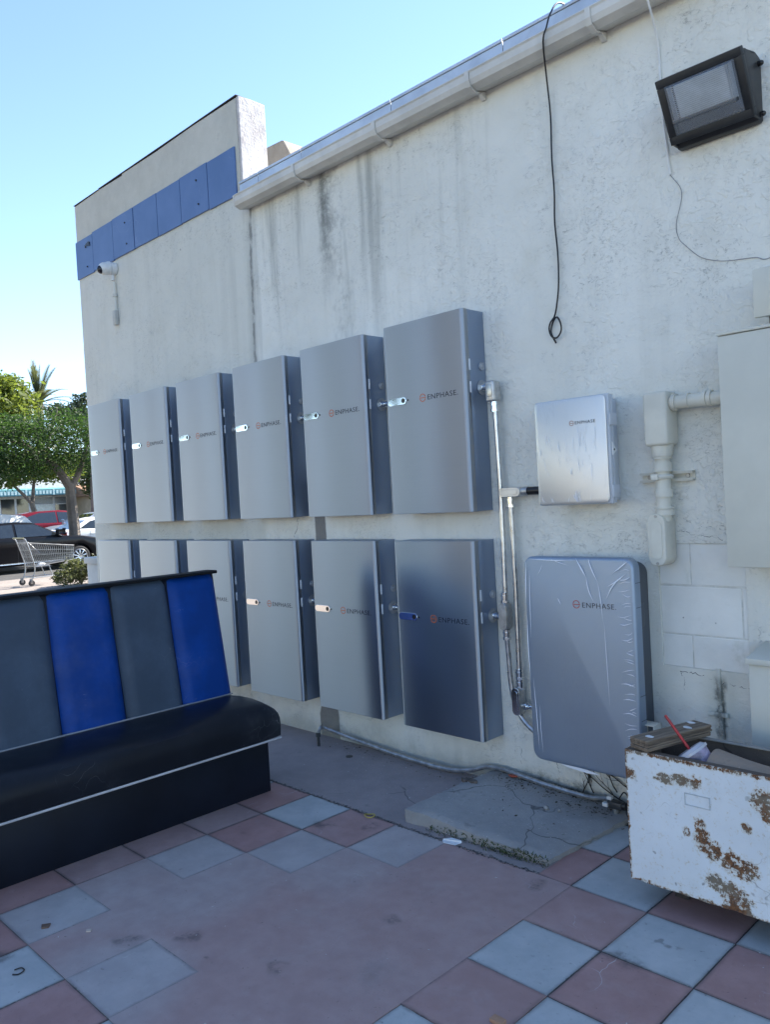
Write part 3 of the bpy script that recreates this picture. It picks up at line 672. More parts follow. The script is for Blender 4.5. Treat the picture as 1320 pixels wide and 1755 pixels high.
b = MB(); b.box(1.345, 1.63, -.152, -.1355, 2.036, 2.212, .006, 2); o = b.build('cover', CAB, sb); o.matrix_parent_inverse = Matrix.Translation((-1.5, 0, -2.04))
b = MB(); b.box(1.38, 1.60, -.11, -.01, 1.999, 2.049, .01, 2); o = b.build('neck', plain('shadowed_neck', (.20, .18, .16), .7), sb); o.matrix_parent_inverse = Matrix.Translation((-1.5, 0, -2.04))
lc = thing('beige_cabinet', 'low beige steel cabinet with sloping lid behind the rusty white bin', 'cabinet', (1.6, 0, .2))
b = MB(); b.box(1.286, 1.95, -.195, -.002, .16, .782, .003); o = b.build('case', CAB, lc); o.matrix_parent_inverse = Matrix.Translation((-1.6, 0, -.2))
b = MB(); b.prism([(-.208, .778), (-.208, .800), (-.001, .832), (-.001, .783)], 1.279, 1.96, 'x', .002); o = b.build('lid', CAB, lc); o.matrix_parent_inverse = Matrix.Translation((-1.6, 0, -.2))
# ---------------------------------------------------------------- wall light
wl = thing('wall_light', 'black wall pack light with tilted prismatic glass high on the right of the wall', 'wall light', (1.19, 0, 2.78))
def lp(mb, name, mat, parent=None, smooth=True):
    o = mb.build(name, mat, parent or wl, smooth)
    if parent is None: o.matrix_parent_inverse = Matrix.Translation((-1.19, 0, -2.78))
    return o
lx0, lx1 = 1.034, 1.357
b = MB(); b.prism([(-.001, 2.775), (-.001, 3.020), (-.045, 3.028), (-.150, 3.006), (-.150, 3.000), (-.040, 2.775)], lx0 + .004, lx1 - .002, 'x', .008, 2); lp(b, 'housing', BRONZE)
# the door frame in a tilted plane: local u along x, v down the slope
A_ = Vector((lx0, -.198, 2.992)); Bv = Vector((lx0, -.080, 2.780)); dn = (Bv - A_); LV = dn.length; dn.normalize(); nrm = Vector((1, 0, 0)).cross(dn).normalized()
if nrm.y > 0: nrm = -nrm
TM = Matrix(((1, dn.x, nrm.x, A_.x), (0, dn.y, nrm.y, A_.y), (0, dn.z, nrm.z, A_.z), (0, 0, 0, 1)))
WL = lx1 - lx0
def frame(b, x0, x1, v0, v1, t, h0, h1, bev=.002):
    b.box(x0, x1, v0, v0 + t, h0, h1, bev, M=TM); b.box(x0, x1, v1 - t, v1, h0, h1, bev, M=TM); b.box(x0, x0 + t, v0 + t, v1 - t, h0, h1, bev, M=TM); b.box(x1 - t, x1, v0 + t, v1 - t, h0, h1, bev, M=TM)
b = MB(); frame(b, 0, WL, 0, LV, .030, -.030, 0.002, .003); lp(b, 'door_frame', BRONZE)
b = MB(); b.prism([(-.002, 2.782), (-.002, 3.012), (-.15, 3.004), (-.192, 2.978), (-.085, 2.783)], lx0 + .002, lx0 + .012, 'x', .003); b.prism([(-.002, 2.782), (-.002, 3.012), (-.15, 3.004), (-.192, 2.978), (-.085, 2.783)], lx1 - .010, lx1, 'x', .003); b.prism([(-.19, 2.99), (-.06, 3.022), (-.04, 3.018), (-.17, 2.98)], lx0 + .004, lx1 - .002, 'x', .003); lp(b, 'side_cheek', BRONZE)
GLASSM = Mat('prismatic_glass'); GLASSM.nt.nodes.remove(GLASSM.b)
tr = GLASSM.node('ShaderNodeBsdfTransparent'); tr.inputs[0].default_value = (.88, .91, .94, 1); gl = GLASSM.node('ShaderNodeBsdfGlossy'); gl.inputs['Roughness'].default_value = .10
mx_ = GLASSM.node('ShaderNodeMixShader'); fr = GLASSM.node('ShaderNodeLayerWeight'); fr.inputs[0].default_value = .35
GLASSM.link((S(GLASSM.nt, fr.outputs['Fresnel']) * .4 + .05).clamp(), mx_.inputs[0]); GLASSM.link(tr.outputs[0], mx_.inputs[1]); GLASSM.link(gl.outputs[0], mx_.inputs[2]); dfg = GLASSM.node('ShaderNodeBsdfDiffuse'); dfg.inputs[0].default_value = (.70, .76, .84, 1); mxd = GLASSM.node('ShaderNodeMixShader'); mxd.inputs[0].default_value = .16; GLASSM.link(mx_.outputs[0], mxd.inputs[1]); GLASSM.link(dfg.outputs[0], mxd.inputs[2]); GLASSM.link(mxd.outputs[0], GLASSM.out.inputs[0])  # pale diffuse share stands in for translucent glow in the glass
b = MB()   # glass bulges outward: box with a sloped lower face
gm = bmesh.new(); t = .030
q = [(t, t, 0), (WL - t, t, 0), (WL - t, LV - t, 0), (t, LV - t, 0), (t + .012, t + .006, .030), (WL - t - .012, t + .006, .030), (WL - t - .014, LV - t - .055, .036), (t + .014, LV - t - .055, .036)]
vs = [gm.verts.new(p) for p in q]
for f in ((0, 1, 5, 4), (1, 2, 6, 5), (2, 3, 7, 6), (3, 0, 4, 7), (4, 5, 6, 7)): gm.faces.new([vs[i] for i in f])
b._merge(gm, TM); gls = lp(b, 'glass', GLASSM.m, smooth=False)
b = MB(); b.box(.03, WL - .03, .03, LV - .03, -.028, -.024, M=TM); lp(b, 'reflector_back', plain('lamp_reflector', (.16, .18, .22), .25, .8))
b = MB(); b.box(.066, WL - .062, .038, LV - .085, -.020, .010, .004, M=TM); lp(b, 'lamp_diffuser', plain('frosted_lamp', (.70, .76, .80), .5))
b = MB()
for k in range(18): b.box(.060, WL - .055, .040 + k * .0068, .0415 + k * .0068, .0105, .0125, M=TM)
for k in range(8): b.box(WL - .060 + k * .0032, WL - .0588 + k * .0032, .036, LV - .085, .010, .0135, M=TM)
for k in range(5): b.box(.058 - k * .0036, .0592 - k * .0036, .036, LV - .085, .010, .0135, M=TM)
lp(b, 'prism_ribs', plain('prism_ribs', (.50, .54, .58), .2))
b = MB(); b.box(.04, WL - .036, LV - .088, LV - .074, .012, .030, .002, M=TM); lp(b, 'glass_lip', plain('dark_lip', (.05, .055, .06), .3))
for zz in (2.800, 2.985):
    b = MB(); b.cyl((lx1 - .004, -.030, zz), (lx1 + .010, -.030, zz), .010, n=14); b.sphere((lx1 + .011, -.030, zz), .0095, 12); lp(b, 'thumb_screw', plain('black_knob', (.012, .012, .013), .25))
# ---------------------------------------------------------------- security camera
sc2 = thing('security_camera', 'small white dome camera under the blue panels near the building corner', 'camera', (-3.78, 0, 3.44)); sc2.scale = (.84, .84, .84)
def cp(mb, name, mat, parent=None):
    o = mb.build(name, mat, parent or sc2)
    if parent is None: o.matrix_parent_inverse = Matrix.Translation((3.78, 0, -3.44))
    return o
b = MB(); b.cyl((-3.745, -.001, 3.44), (-3.75, -.05, 3.44), .062, n=22); b.cyl((-3.75, -.05, 3.44), (-3.752, -.056, 3.44), .060, .055, n=22); cp(b, 'base', WHITEP)
ax = Vector((-.05, -.95, -.30)).normalized(); c0 = Vector((-3.762, -.075, 3.442))
b = MB(); b.cyl(c0 - ax * .03, c0 + ax * .035, .062, n=24); b.sphere(c0 + ax * .03, .061, 22); cp(b, 'body', WHITEP)
b = MB(); b.sphere(c0 + ax * .064, .042, 20); cp(b, 'lens_dome', plain('black_dome', (.01, .012, .02), .08))
b = MB(); b.cyl((-3.748, -.03, 3.385), (-3.748, -.03, 3.335), .016, n=12); b.cyl((-3.748, -.03, 3.335), (-3.748, -.03, 3.328), .020, n=12); cp(b, 'gland', WHITEP)
cdt = thing('camera_conduit', 'thin painted conduit hanging below the white dome camera', 'conduit', (-3.75, 0, 3.0))
for nm, f in (('pipe', lambda b: b.tube([(-3.748, -.02, 3.335), (-3.748, -.016, 3.0)], .012, 10)), ('coupling', lambda b: b.cyl((-3.748, -.019, 3.235), (-3.748, -.019, 3.215), .018, n=12)), ('cover_box', lambda b: b.box(-3.785, -3.735, -.035, -.001, 2.985, 3.105, .006, 2))):
    o = f(MB()).build(nm, STUCCO if nm == 'pipe' else plain('stucco_colour_paint', (.53, .53, .49), .7), cdt); o.matrix_parent_inverse = Matrix.Translation((3.75, 0, -3.0))

# ---------------------------------------------------------------- cables on the wall
P = [(.56, .04, 3.576), (.548, -.06, 3.574), (.545, -.125, 3.505), (.53, -.137, 3.45), (.505, -.13, 3.40), (.462, -.05, 3.29), (.455, -.022, 3.13), (.449, -.02, 2.95), (.453, -.02, 2.79), (.4475, -.02, 2.66), (.455, -.02, 2.52), (.453, -.02, 2.40), (.443, -.02, 2.32), (.424, -.02, 2.244),
     (.400, -.022, 2.215), (.392, -.024, 2.185), (.405, -.026, 2.150), (.432, -.026, 2.140), (.455, -.026, 2.165), (.455, -.026, 2.20), (.436, -.024, 2.232), (.410, -.018, 2.215), (.398, -.018, 2.17), (.420, -.016, 2.118)]
b = MB(); b.tube(spline(P, 6), .0042, 6); tag(b.build('black_cable', BLACKP), 'thin black cable hanging from the gutter, ending in a small loop', 'cable')
b = MB(); b.tube(spline([(.974, -.128, 3.52), (.972, -.134, 3.44), (.974, -.09, 3.36), (.968, -.014, 3.24), (.968, -.008, 3.08), (.972, -.008, 2.93), (.985, -.008, 2.78), (.99, -.006, 2.70)], 6), .0048, 6); tag(b.build('white_wire', WHITEW), 'white painted wire running down the wall behind the black wall light', 'wire')
b = MB(); b.tube(spline([(.99, -.006, 2.70), (1.033, -.004, 2.617), (1.005, -.004, 2.50), (1.012, -.004, 2.44), (1.037, -.004, 2.405), (1.094, -.004, 2.345), (1.15, -.004, 2.317), (1.207, -.004, 2.302), (1.305, -.004, 2.290), (1.35, -.004, 2.275), (1.45, -.004, 2.30)], 7), .0014, 5); tag(b.build('thin_wire', plain('grey_wire', (.22, .22, .23), .5)), 'hair-thin grey wire curving along the wall above the beige cabinets', 'wire')
# small pipe stub in the wall at right
ps = thing('pipe_stub', 'old painted pipe stub and clip bedded in the wall beside the low beige cabinet', 'pipe', (1.09, 0, .5))
for nm, f in (('pipe', lambda b: b.tube([(1.088, .004, .70), (1.092, -.003, .60), (1.096, -.004, .42)], .011, 8)), ('clip', lambda b: b.box(1.045, 1.125, -.016, 0, .508, .526, .004, 2))):
    o = f(MB()).build(nm, STUCCO, ps); o.matrix_parent_inverse = Matrix.Translation((-1.09, 0, -.5))
# ---------------------------------------------------------------- booth
bo = thing('booth_bench', 'black vinyl restaurant booth with alternating grey and blue back panels', 'bench', (-1.1, -1.7, 0))
def op(mb, name, mat, parent=None, smooth=True):
    o = mb.build(name, mat, parent or bo, smooth)
    if parent is None: o.matrix_parent_inverse = Matrix.Translation((1.1, 1.7, 0))
    return o
def vinyl(name, c, rough=.38):
    M = Mat(name); n = M.noise(4, 5, .65); n2 = M.noise(420, 2, .5)
    col = M.mix(n.ss(.35, .7), tuple(v * .85 for v in c), tuple(v * 1.15 for v in c))
    sc_ = M.noise(55, 3, .6, M.scaled((1, .35, 1))).ss(.66, .76) * M.noise(3, 4, .7).ss(.55, .68)
    du = M.noise(2.1, 5, .7).ss(.50, .78); col = M.mix(du * .10, col, (.30, .31, .32)); sf = M.vor(9, 'DISTANCE_TO_EDGE', M.warp(.3, 5)).ss(.008, 0) * M.noise(4, 3).ss(.55, .66); col = M.mix((sc_ * .35 + sf * .30).clamp(), col, (.3, .32, .34)); M.color(col); M.rough((n * .22 + rough - .1).clamp()); M.b.inputs['Specular IOR Level'].default_value = .18; M.bump(n2 * .4 + n * 1.2, .12, .003); return M.m
VBLK = vinyl('black_vinyl', (.011, .013, .018), .34); VGRY = vinyl('grey_vinyl', (.055, .078, .112), .46); VBLU = vinyl('blue_vinyl', (.0015, .045, .235), .42)
BLKLAM = plain('black_laminate', (.006, .009, .017), .45, 0, .2, 3, spec=.3)
Y1, Y0 = -.792, -2.66
b = MB(); b.box(-1.36, -.900, Y0 + .01, Y1 - .0, .0, .287, .003); op(b, 'base', BLKLAM)
# seat cushion: soft rounded profile
Pp = [(-1.27, .300), (-.812, .292), (-.797, .300), (-.792, .36), (-.796, .405), (-.812, .432), (-.84, .449), (-.89, .462), (-.97, .469), (-1.06, .468), (-1.16, .462), (-1.27, .455)]
b = MB(); bm_ = bmesh.new(); NY = 40; rings = []
for j in range(NY + 1):
    t = j / NY; yy = Y0 + (Y1 + .012 - Y0) * t
    e = min(t, 1 - t) * (Y1 - Y0); k = 1 - max(0, 1 - e / .05) ** 2
    sag = .006 * math.sin(yy * 5.1) + .004 * math.sin(yy * 11.3 + 1)
    ring = []
    for (px, pz) in Pp:
        z = .292 + (pz - .292) * (.84 + .16 * k) if pz > .31 else pz
        if -1.1 < px < -.83 and pz > .44: z += sag
        xx = px if px < -1.2 else -1.0 + (px + 1.0) * (.955 + .045 * k)
        ring.append(bm_.verts.new((xx, yy, z)))
    rings.append(ring)
for A, B2 in zip(rings, rings[1:]):
    for i in range(len(Pp)): i2 = (i + 1) % len(Pp); bm_.faces.new((A[i], A[i2], B2[i2], B2[i]))
bm_.faces.new(rings[0][::-1]); bm_.faces.new(rings[-1])
b._merge(bm_); seat = op(b, 'seat', VBLK)
b = MB(); b.tube([(-.793, Y0, .2925), (-.793, Y1 + .004, .2925)], .0052, 8); op(b, 'piping', plain('pale_piping', (.50, .48, .48), .5))
b = MB(); b.box(-1.19, -1.178, Y0, Y1 - .01, .458, .4665, .002); op(b, 'seat_seam', plain('grey_seam', (.30, .30, .31), .5))
# back: leaning frame + stuffed panels
lean = lambda z: -1.185 - (z - .455) * .155
b = MB(); b.prism([(-1.27, .0), (-1.22, .0), (-1.222, .45), (lean(1.10) - .035, 1.112), (lean(1.10) - .085, 1.116), (-1.42, .98), (-1.36, .30)], Y0, Y1 - .002, 'y', .006); op(b, 'back_board', BLKLAM)
b = MB(); b.box(lean(1.1) - .092, lean(1.1) + .004, Y0, Y1 + .004, 1.100, 1.117, .004, 2); op(b, 'top_trim', plain('black_trim', (.008, .009, .011), .6, spec=.2))
bounds = [Y1, -1.084, -1.392, -1.706, -2.02, -2.34, Y0]
for i in range(6):
    ya, yb = bounds[i] - .0015, bounds[i + 1] + .0015; bm_ = bmesh.new(); NU, NV = 14, 20; V = []
    for j in range(NV + 1):
        z = .452 + (1.098 - .452) * j / NV
        for k in range(NU + 1):
            u = k / NU; yy = ya + (yb - ya) * u
            eu = min(u, 1 - u) * abs(ya - yb); ev = (1.098 - z)
            puff = .034 * (1 - max(0, 1 - eu / .045) ** 2) * (1 - .8 * max(0, 1 - ev / .06) ** 2) + .006 * math.sin(z * 4)
            V.append(bm_.verts.new((lean(z) - .034 + puff, yy, z)))
    for j in range(NV):
        for k in range(NU): q0 = j * (NU + 1) + k; bm_.faces.new((V[q0], V[q0 + 1], V[q0 + NU + 2], V[q0 + NU + 1]))
    b = MB(); b._merge(bm_); op(b, 'back_panel', VBLU if i % 2 == 0 else VGRY)['label'] = ('blue' if i % 2 == 0 else 'grey') + ' vinyl back panel'
# ---------------------------------------------------------------- rusty white bin and what lies in it
def m_rusty():
    M = Mat('chipped_white_enamel'); x, y, z = M.xyz()
    n = M.noise(46, 6, .75); n2 = M.noise(120, 4, .7); nb = M.noise(7, 5, .65)
    spots = [(.15, .383, .035, .018), (.20, .389, .035, .020), (.246, .39, .022, .022), (.266, .206, .030, .042), (.30, .176, .034, .034), (.36, .158, .046, .032), (.40, .146, .042, .036), (.30, .081, .028, .028), (.345, .06, .030, .036), (.37, .035, .045, .050), (.464, .377, .036, .040), (.475, .335, .020, .024), (.41, .28, .018, .018), (.02, .375, .018, .020), (.214, .222, .013, .018), (.26, .25, .020, .030), (.55, .16, .06, .05), (.66, .08, .07, .06), (.74, .30, .06, .05)]
    acc = None
    for (sx, sz, rx, rz) in spots:
        dx = (x - sx) / rx; dz = (z - sz) / rz; g = (dx * dx + dz * dz).ss(2.2, .0); acc = g if acc is None else acc._m('MAXIMUM', acc, g)
    edge = z.ss(.020, .0)._m('MAXIMUM', z.ss(.020, .0), z.ss(.438, .452)); edge = edge._m('MAXIMUM', edge, x.ss(.012, .002))
    th = (acc * .185 + edge * .17 + n * .70 + n2 * .30 + nb * .14)
    rust = th.ss(.705, .73); halo = th.ss(.60, .72)
    col = M.mix(M.noise(3, 4).ss(.35, .7), (.66, .69, .70), (.74, .77, .78)); col = M.mix(nb.ss(.52, .75) * .30, col, (.52, .54, .52))
    col = M.mix(halo * .55, col, (.52, .42, .26)); rc = M.mix(n2.ss(.35, .65), (.060, .030, .018), (.24, .105, .04)); rc = M.mix(nb.ss(.45, .6), rc, (.20, .16, .115)); col = M.mix(rust, col, rc)
    dk = M.vor(24, 'F1', M.warp(.05, 24)).ss(.20, .12) * M.noise(5, 4, .7).ss(.48, .58); col = M.mix(dk * .75, col, (.16, .16, .14))
    sc_ = M.vor(6, 'DISTANCE_TO_EDGE', M.warp(.25, 5)).ss(.010, 0) * M.noise(4, 3).ss(.54, .62); col = M.mix(sc_ * .6, col, (.2, .2, .19))
    M.color(col); M.rough((.42 + rust * .45)); M.bump(rust * -.7 + n2 * .12 + nb * .3, .5, .004); return M.m
RUSTW = m_rusty()
RUSTI = m_concrete('rusty_inside', (.075, .06, .05), (.14, .105, .08), (.03, .025, .02), .6)
bi = thing('metal_bin', 'open white enamel steel bin with rust patches standing on short feet at right', 'bin', (1.03, -.66, .08))
LBX, DBX, HBX = .95, .262, .458
def ip(mb, name, mat, smooth=True): return mb.build(name, mat, bi, smooth)
bm_ = bmesh.new(); NX, NZ = 60, 24; V = []
for j in range(NZ + 1):
    for i in range(NX + 1):
        xx, zz = LBX * i / NX, HBX * j / NZ; d = .0025 * math.sin(xx * 9 + zz * 4) + .0015 * math.sin(xx * 23 - zz * 17)
        jag = -.004 * abs(math.sin(xx * 47) * math.sin(xx * 19 + 1)) if j == 0 else 0
        V.append(bm_.verts.new((xx, -d * min(1, i / 5) * min(1, j / 3, (NZ - j) / 3), zz - jag)))
for j in range(NZ):
    for i in range(NX): q0 = j * (NX + 1) + i; bm_.faces.new((V[q0], V[q0 + 1], V[q0 + NX + 2], V[q0 + NX + 1]))
g = bmesh.ops.extrude_face_region(bm_, geom=bm_.faces[:]); bmesh.ops.translate(bm_, vec=(0, .005, 0), verts=[v for v in g['geom'] if isinstance(v, bmesh.types.BMVert)])
b = MB(); b._merge(bm_); ip(b, 'front_panel', RUSTW)
b = MB(); b.box(0, .004, .0055, DBX, 0, HBX); ip(b, 'side_panel', RUSTW, False)
b = MB(); b.box(LBX - .004, LBX, .0055, DBX, 0, HBX); ip(b, 'side_panel', RUSTW, False)
b = MB(); b.box(.0045, LBX - .0045, DBX - .004, DBX, .0, HBX); ip(b, 'back_panel', RUSTI, False)
b = MB(); b.box(.005, LBX - .005, .0055, DBX - .005, 0.002, .008); ip(b, 'bottom', RUSTI, False)
b = MB(); b.box(.004, LBX - .004, .0052, .030, HBX - .004, HBX + .001, .001); ip(b, 'front_rim', RUSTI)
b = MB(); b.box(.004, LBX - .004, DBX - .016, DBX + .004, HBX + .0005, HBX + .006, .001); ip(b, 'back_rim', plain('grey_rim', (.26, .25, .23), .6))
b = MB()
for q in ((.275, .305, .277, .247), ): 
    x0, z1, x1, z0 = .213, .352, .298, .312
    b.box(x0, x1, -.0045, -.003, z1 - .002, z1); b.box(x0, x1, -.0045, -.003, z0, z0 + .002); b.box(x0, x0 + .002, -.0045, -.003, z0, z1); b.box(x1 - .002, x1, -.0045, -.003, z0, z1)
ip(b, 'plate_outline', plain('plate_edge', (.46, .49, .50), .6), False)
for x in (.10, LBX - .14):
    b = MB(); b.box(x, x + .05, .12, .22, -.080, .002, .003); ip(b, 'foot', plain('foot_rust', (.05, .04, .035), .8))
# board across the bin
M_ = Mat('laminated_timber'); x, y, z = M_.xyz()
gr = M_.noise(1, 4, .65, M_.scaled((60, 4, 60))); M_.color(M_.mix(gr.ss(.35, .65), (.115, .085, .06), (.26, .195, .135))); M_.rough(.8); M_.bump(gr, .4, .003)
bw = thing('timber_board', 'weathered laminated timber board lying across the left end of the white bin', 'board', (1.092, -.655, .5455), R(-16.5))
W_, L_ = .080, .318; ply = [0, .008, .015, .023, .030, .040]
for i in range(5):
    b = MB(); dx = random.uniform(-.002, .002); b.box(-W_ / 2 + dx, W_ / 2 + dx, random.uniform(-.003, .003) - .012, L_ + random.uniform(-.006, .003) - .012, ply[i] + .0006, ply[i + 1] - .0006, .0012, 1); b.build('ply_layer', M_.m, bw)
for (px, py) in ((.005, .035), (.010, .215), (-.022, .270)):
    b = MB(); P = [(px + random.uniform(.7, 1.1) * .020 * math.cos(a), py + random.uniform(.7, 1.1) * .012 * math.sin(a)) for a in np.linspace(0, 5.6, 9)]
    b.prism(P, .0396, .0408, 'z'); b.build('paint_blob', plain('white_blob', (.72, .74, .76), .5), bw)
# cup
cu_ = thing('drink_cup', 'clear plastic drink cup with domed lid and red straw lying in the bin', 'cup', (1.268, -.565, .490)); cu_.scale = (1.25, 1.25, 1.25)
axc = Vector((-.60, -.08, .78)).normalized(); QM = axc.to_track_quat('Z', 'Y')
cu_.rotation_mode = 'QUATERNION'; cu_.rotation_quaternion = QM
CLR = Mat('cloudy_plastic'); CLR.color((.72, .72, .78)); CLR.rough(.22); CLR.b.inputs['Transmission Weight'].default_value = .35
b = MB(); b.cyl((0, 0, -.075), (0, 0, .045), .030, .043, n=24, cap=False); b.build('cup_wall', plain('purple_cup_print', (.30, .26, .36), .4, 0, .4, 30), cu_)
b = MB(); b.cyl((0, 0, .045), (0, 0, .052), .0475, .0475, n=28); b.cyl((0, 0, .052), (0, 0, .060), .044, .036, n=28); b.build('lid', CLR.m, cu_)
b = MB(); b.tube([(-.002, 0, .02), (-.002, .0, .06), (.004, .006, .165)], .0040, 8); b.build('straw', plain('red_straw', (.42, .012, .02), .35), cu_)
# brown cardboard in the bin
b = MB(); bm_ = bmesh.new(); V = []; nx, ny = 16, 6
for j in range(ny + 1):
    for i in range(nx + 1):
        u, v = i / nx, j / ny; V.append(bm_.verts.new((1.300 + .40 * u, -.622 + .13 * v * (1 - .5 * u), .528 + .022 * math.sin(v * 2.6) * (1 - u) + .006 * math.sin(5 * u + 3 * v) - .012 * u)))
for j in range(ny):
    for i in range(nx): q0 = j * (nx + 1) + i; bm_.faces.new((V[q0], V[q0 + 1], V[q0 + nx + 2], V[q0 + nx + 1]))
g = bmesh.ops.extrude_face_region(bm_, geom=bm_.faces[:]); bmesh.ops.translate(bm_, vec=(0, 0, -.003), verts=[v for v in g['geom'] if isinstance(v, bmesh.types.BMVert)])
b._merge(bm_); tag(b.build('cardboard_sheet', m_concrete('stained_cardboard', (.26, .20, .155), (.34, .265, .205), (.10, .08, .06), .2)), 'crumpled brown cardboard sheet lying in the white bin behind the cup', 'cardboard')
b = MB(); b.box(1.05, 1.95, -.645, -.42, .10, .40, .02); tag(b.build('rubbish_heap', RUSTI), 'dark heap of rubbish filling the bottom of the white bin', 'rubbish')
# square-tube brackets behind the bin
sq = thing('tube_bracket', 'small beige square tube bracket poking up between the controller and the board', 'bracket', (.86, -.1, .4))
b = MB(); t = .004; x0, x1, z0, z1 = .838, .898, .36, .478
b.box(x0, x0 + t, -.19, -.13, z0, z1, .001); b.box(x1 - t, x1, -.19, -.13, z0, z1, .001); b.box(x0, x1, -.19, -.13, z1, z1 + t, .001); o = b.build('channel', BEIGE, sq); o.matrix_parent_inverse = Matrix.Translation((-.86, .1, -.4))
b = MB(); b.box(.80, .95, -.13, -.002, .372, .40, .002); o = b.build('arm', BEIGE, sq); o.matrix_parent_inverse = Matrix.Translation((-.86, .1, -.4))

# ---------------------------------------------------------------- slab, hose, small litter
b = MB(); bm_ = bmesh.new(); N = 24; top = []
def slabz(u, v): return .068 * (1 - u) + .028 * u + .002 * math.sin(u * 9 + v * 5)
for j in range(N + 1):
    for i in range(N + 1):
        u, v = i / N, j / N; x = -.08 + (.73 + .05 * v) * u; y = -.65 + .03 * u + v * (.63 - .03 * u)
        if j == 0: y += random.uniform(-.006, .006); 
        if i in (0, N): x += random.uniform(-.005, .005)
        edge = min(i, j, N - i)
        top.append(bm_.verts.new((x, y, slabz(u, v) - (.009 if edge == 0 else 0) + random.uniform(-.0008, .0008))))
for j in range(N):
    for i in range(N): q0 = j * (N + 1) + i; bm_.faces.new((top[q0], top[q0 + 1], top[q0 + N + 2], top[q0 + N + 1]))
g = bmesh.ops.extrude_edge_only(bm_, edges=[e for e in bm_.edges if e.is_boundary])
for v in g['geom']:
    if isinstance(v, bmesh.types.BMVert): v.co.z = -.004
b._merge(bm_); tag(b.build('concrete_slab', SLABM), 'rough low concrete slab at the wall below the large controller', 'slab')
b = MB(); pts = [(-1.285, -.16, .13), (-1.287, -.14, .10)]
HP = [(-1.268, -.165, .075), (-1.280, -.135, .098), (-1.32, -.085, .085), (-1.24, -.05, .060), (-1.118, -.045, .045), (-.9, -.050, .032), (-.717, -.060, .024), (-.362, -.070, .022), (-.20, -.046, .040), (-.10, -.036, .074), (.0, -.036, .082), (.10, -.045, .078), (.242, -.055, .070), (.40, -.050, .060), (.50, -.045, .058), (.565, -.035, .066), (.615, -.050, .070), (.630, -.062, .030)]
sp_ = spline(HP, 22); b.tube(sp_, [.0105 + (.0011 if k % 2 else 0) for k in range(len(sp_))], 8)
fx = thing('flexible_conduit', 'corrugated steel flexible conduit snaking along the foot of the wall', 'conduit', (-.3, -.05, 0)); o = b.build('tube', plain('dull_galvanized', (.42, .43, .44), .42, .8, .2, 30), fx); o.matrix_parent_inverse = Matrix.Translation((.3, .05, 0))
b = MB(); b.cyl((-1.268, -.165, -.0), (-1.268, -.165, .080), .009, n=10); b.cyl((-1.268, -.165, .056), (-1.268, -.165, .080), .014, n=10); o = b.build('stake', plain('dark_stake', (.06, .065, .07), .5, .5), fx); o.matrix_parent_inverse = Matrix.Translation((.3, .05, 0))
va = thing('pipe_valve', 'small dark valve with wires at the end of the flexible conduit beside the bin', 'valve', (.64, -.06, 0))
for nm, mt, f in (('riser', plain('grey_riser', (.16, .18, .19), .5, .4), lambda b: b.cyl((0, -.02, -.0), (0, -.01, .06), .014, n=10)), ('body', plain('valve_iron', (.06, .065, .07), .5, .5), lambda b: b.box(-.035, .035, -.03, .012, .05, .082, .006)), ('knob', BLACKP, lambda b: b.cyl((.035, -.01, .066), (.062, -.02, .072), .018, n=12)), ('white_cap', WHITEP, lambda b: b.box(-.052, -.026, -.04, -.018, .056, .074, .003)), ('white_cap', WHITEP, lambda b: b.box(-.04, -.018, -.02, .004, .082, .098, .003)), ('wire', BLACKP, lambda b: b.tube(spline([(.01, .0, .09), (.03, .01, .12), (.055, -.0, .10), (.06, -.03, .05), (.09, -.05, .02)], 6), .003, 5))):
    f(MB()).build(nm, mt, va)
# dry vine on the wall foot
b = MB(); rg = random.Random(21)
def twig(p, d, L, r, dep):
    q = [Vector(p)]; dd = Vector(d).normalized()
    for k in range(5):
        dd = (dd + Vector((rg.uniform(-.3, .3), rg.uniform(-.05, .05), rg.uniform(-.25, .25)))).normalized(); nx = q[-1] + dd * L / 5; nx.y = min(-.006, max(-.05, nx.y)); q.append(nx)
    b.tube(q, [r * (1 - .13 * k) for k in range(6)], 5)
    if dep:
        for k in (1, 2, 3, 4):
            if rg.random() < .8: twig(q[k], (dd.x + rg.uniform(-1, 1), rg.uniform(-.2, .1), dd.z + rg.uniform(-.3, 1.1)), L * rg.uniform(.35, .6), r * .6, dep - 1)
for (p, d, L) in (((.66, -.02, .06), (-1, 0, .35), .30), ((.62, -.02, .10), (-.5, 0, .8), .16), ((.50, -.02, .07), (-.4, 0, 1), .11), ((.70, -.015, .12), (-1, 0, .1), .25), ((.36, -.02, .20), (-.5, 0, 1), .13), ((.44, -.02, .05), (.2, 0, 1), .14), ((.74, -.02, .08), (-.2, 0, 1), .14)): twig(p, d, L, .0034, 2)
tag(b.build('dry_vine', plain('dark_twig', (.030, .024, .018), .8)), 'leafless dark creeper twigs clinging to the wall foot under the controller', 'creeper')
# cracks that stand open in the stucco
CRK = plain('open_crack', (.12, .12, .115), .9)
def crack(name, pts, label, wd=.0022):
    b = MB(); rg = random.Random(len(pts)); q = [(x + rg.uniform(-.005, .005), .0006, z + rg.uniform(-.005, .005)) for (x, z) in spline2(pts)]
    b.tube(q, [wd * .75 * rg.uniform(.2, 1.1) for _ in q], 4); o = bpart(b, name, CRK); return o
def spline2(P): return [(v.x, v.z) for v in spline([(a, 0, c) for a, c in P], 9)]
crack('crack', [(.925, 1.245), (.97, 1.255), (1.03, 1.235), (1.10, 1.232), (1.16, 1.205), (1.22, 1.19)], '')
crack('crack', [(1.04, 1.275), (1.09, 1.270), (1.14, 1.288), (1.20, 1.29)], '', .0016)
crack('crack', [(.93, .675), (1.0, .668), (1.06, .655), (1.088, .63), (1.12, .645), (1.20, .632), (1.29, .62)], '', .0028)
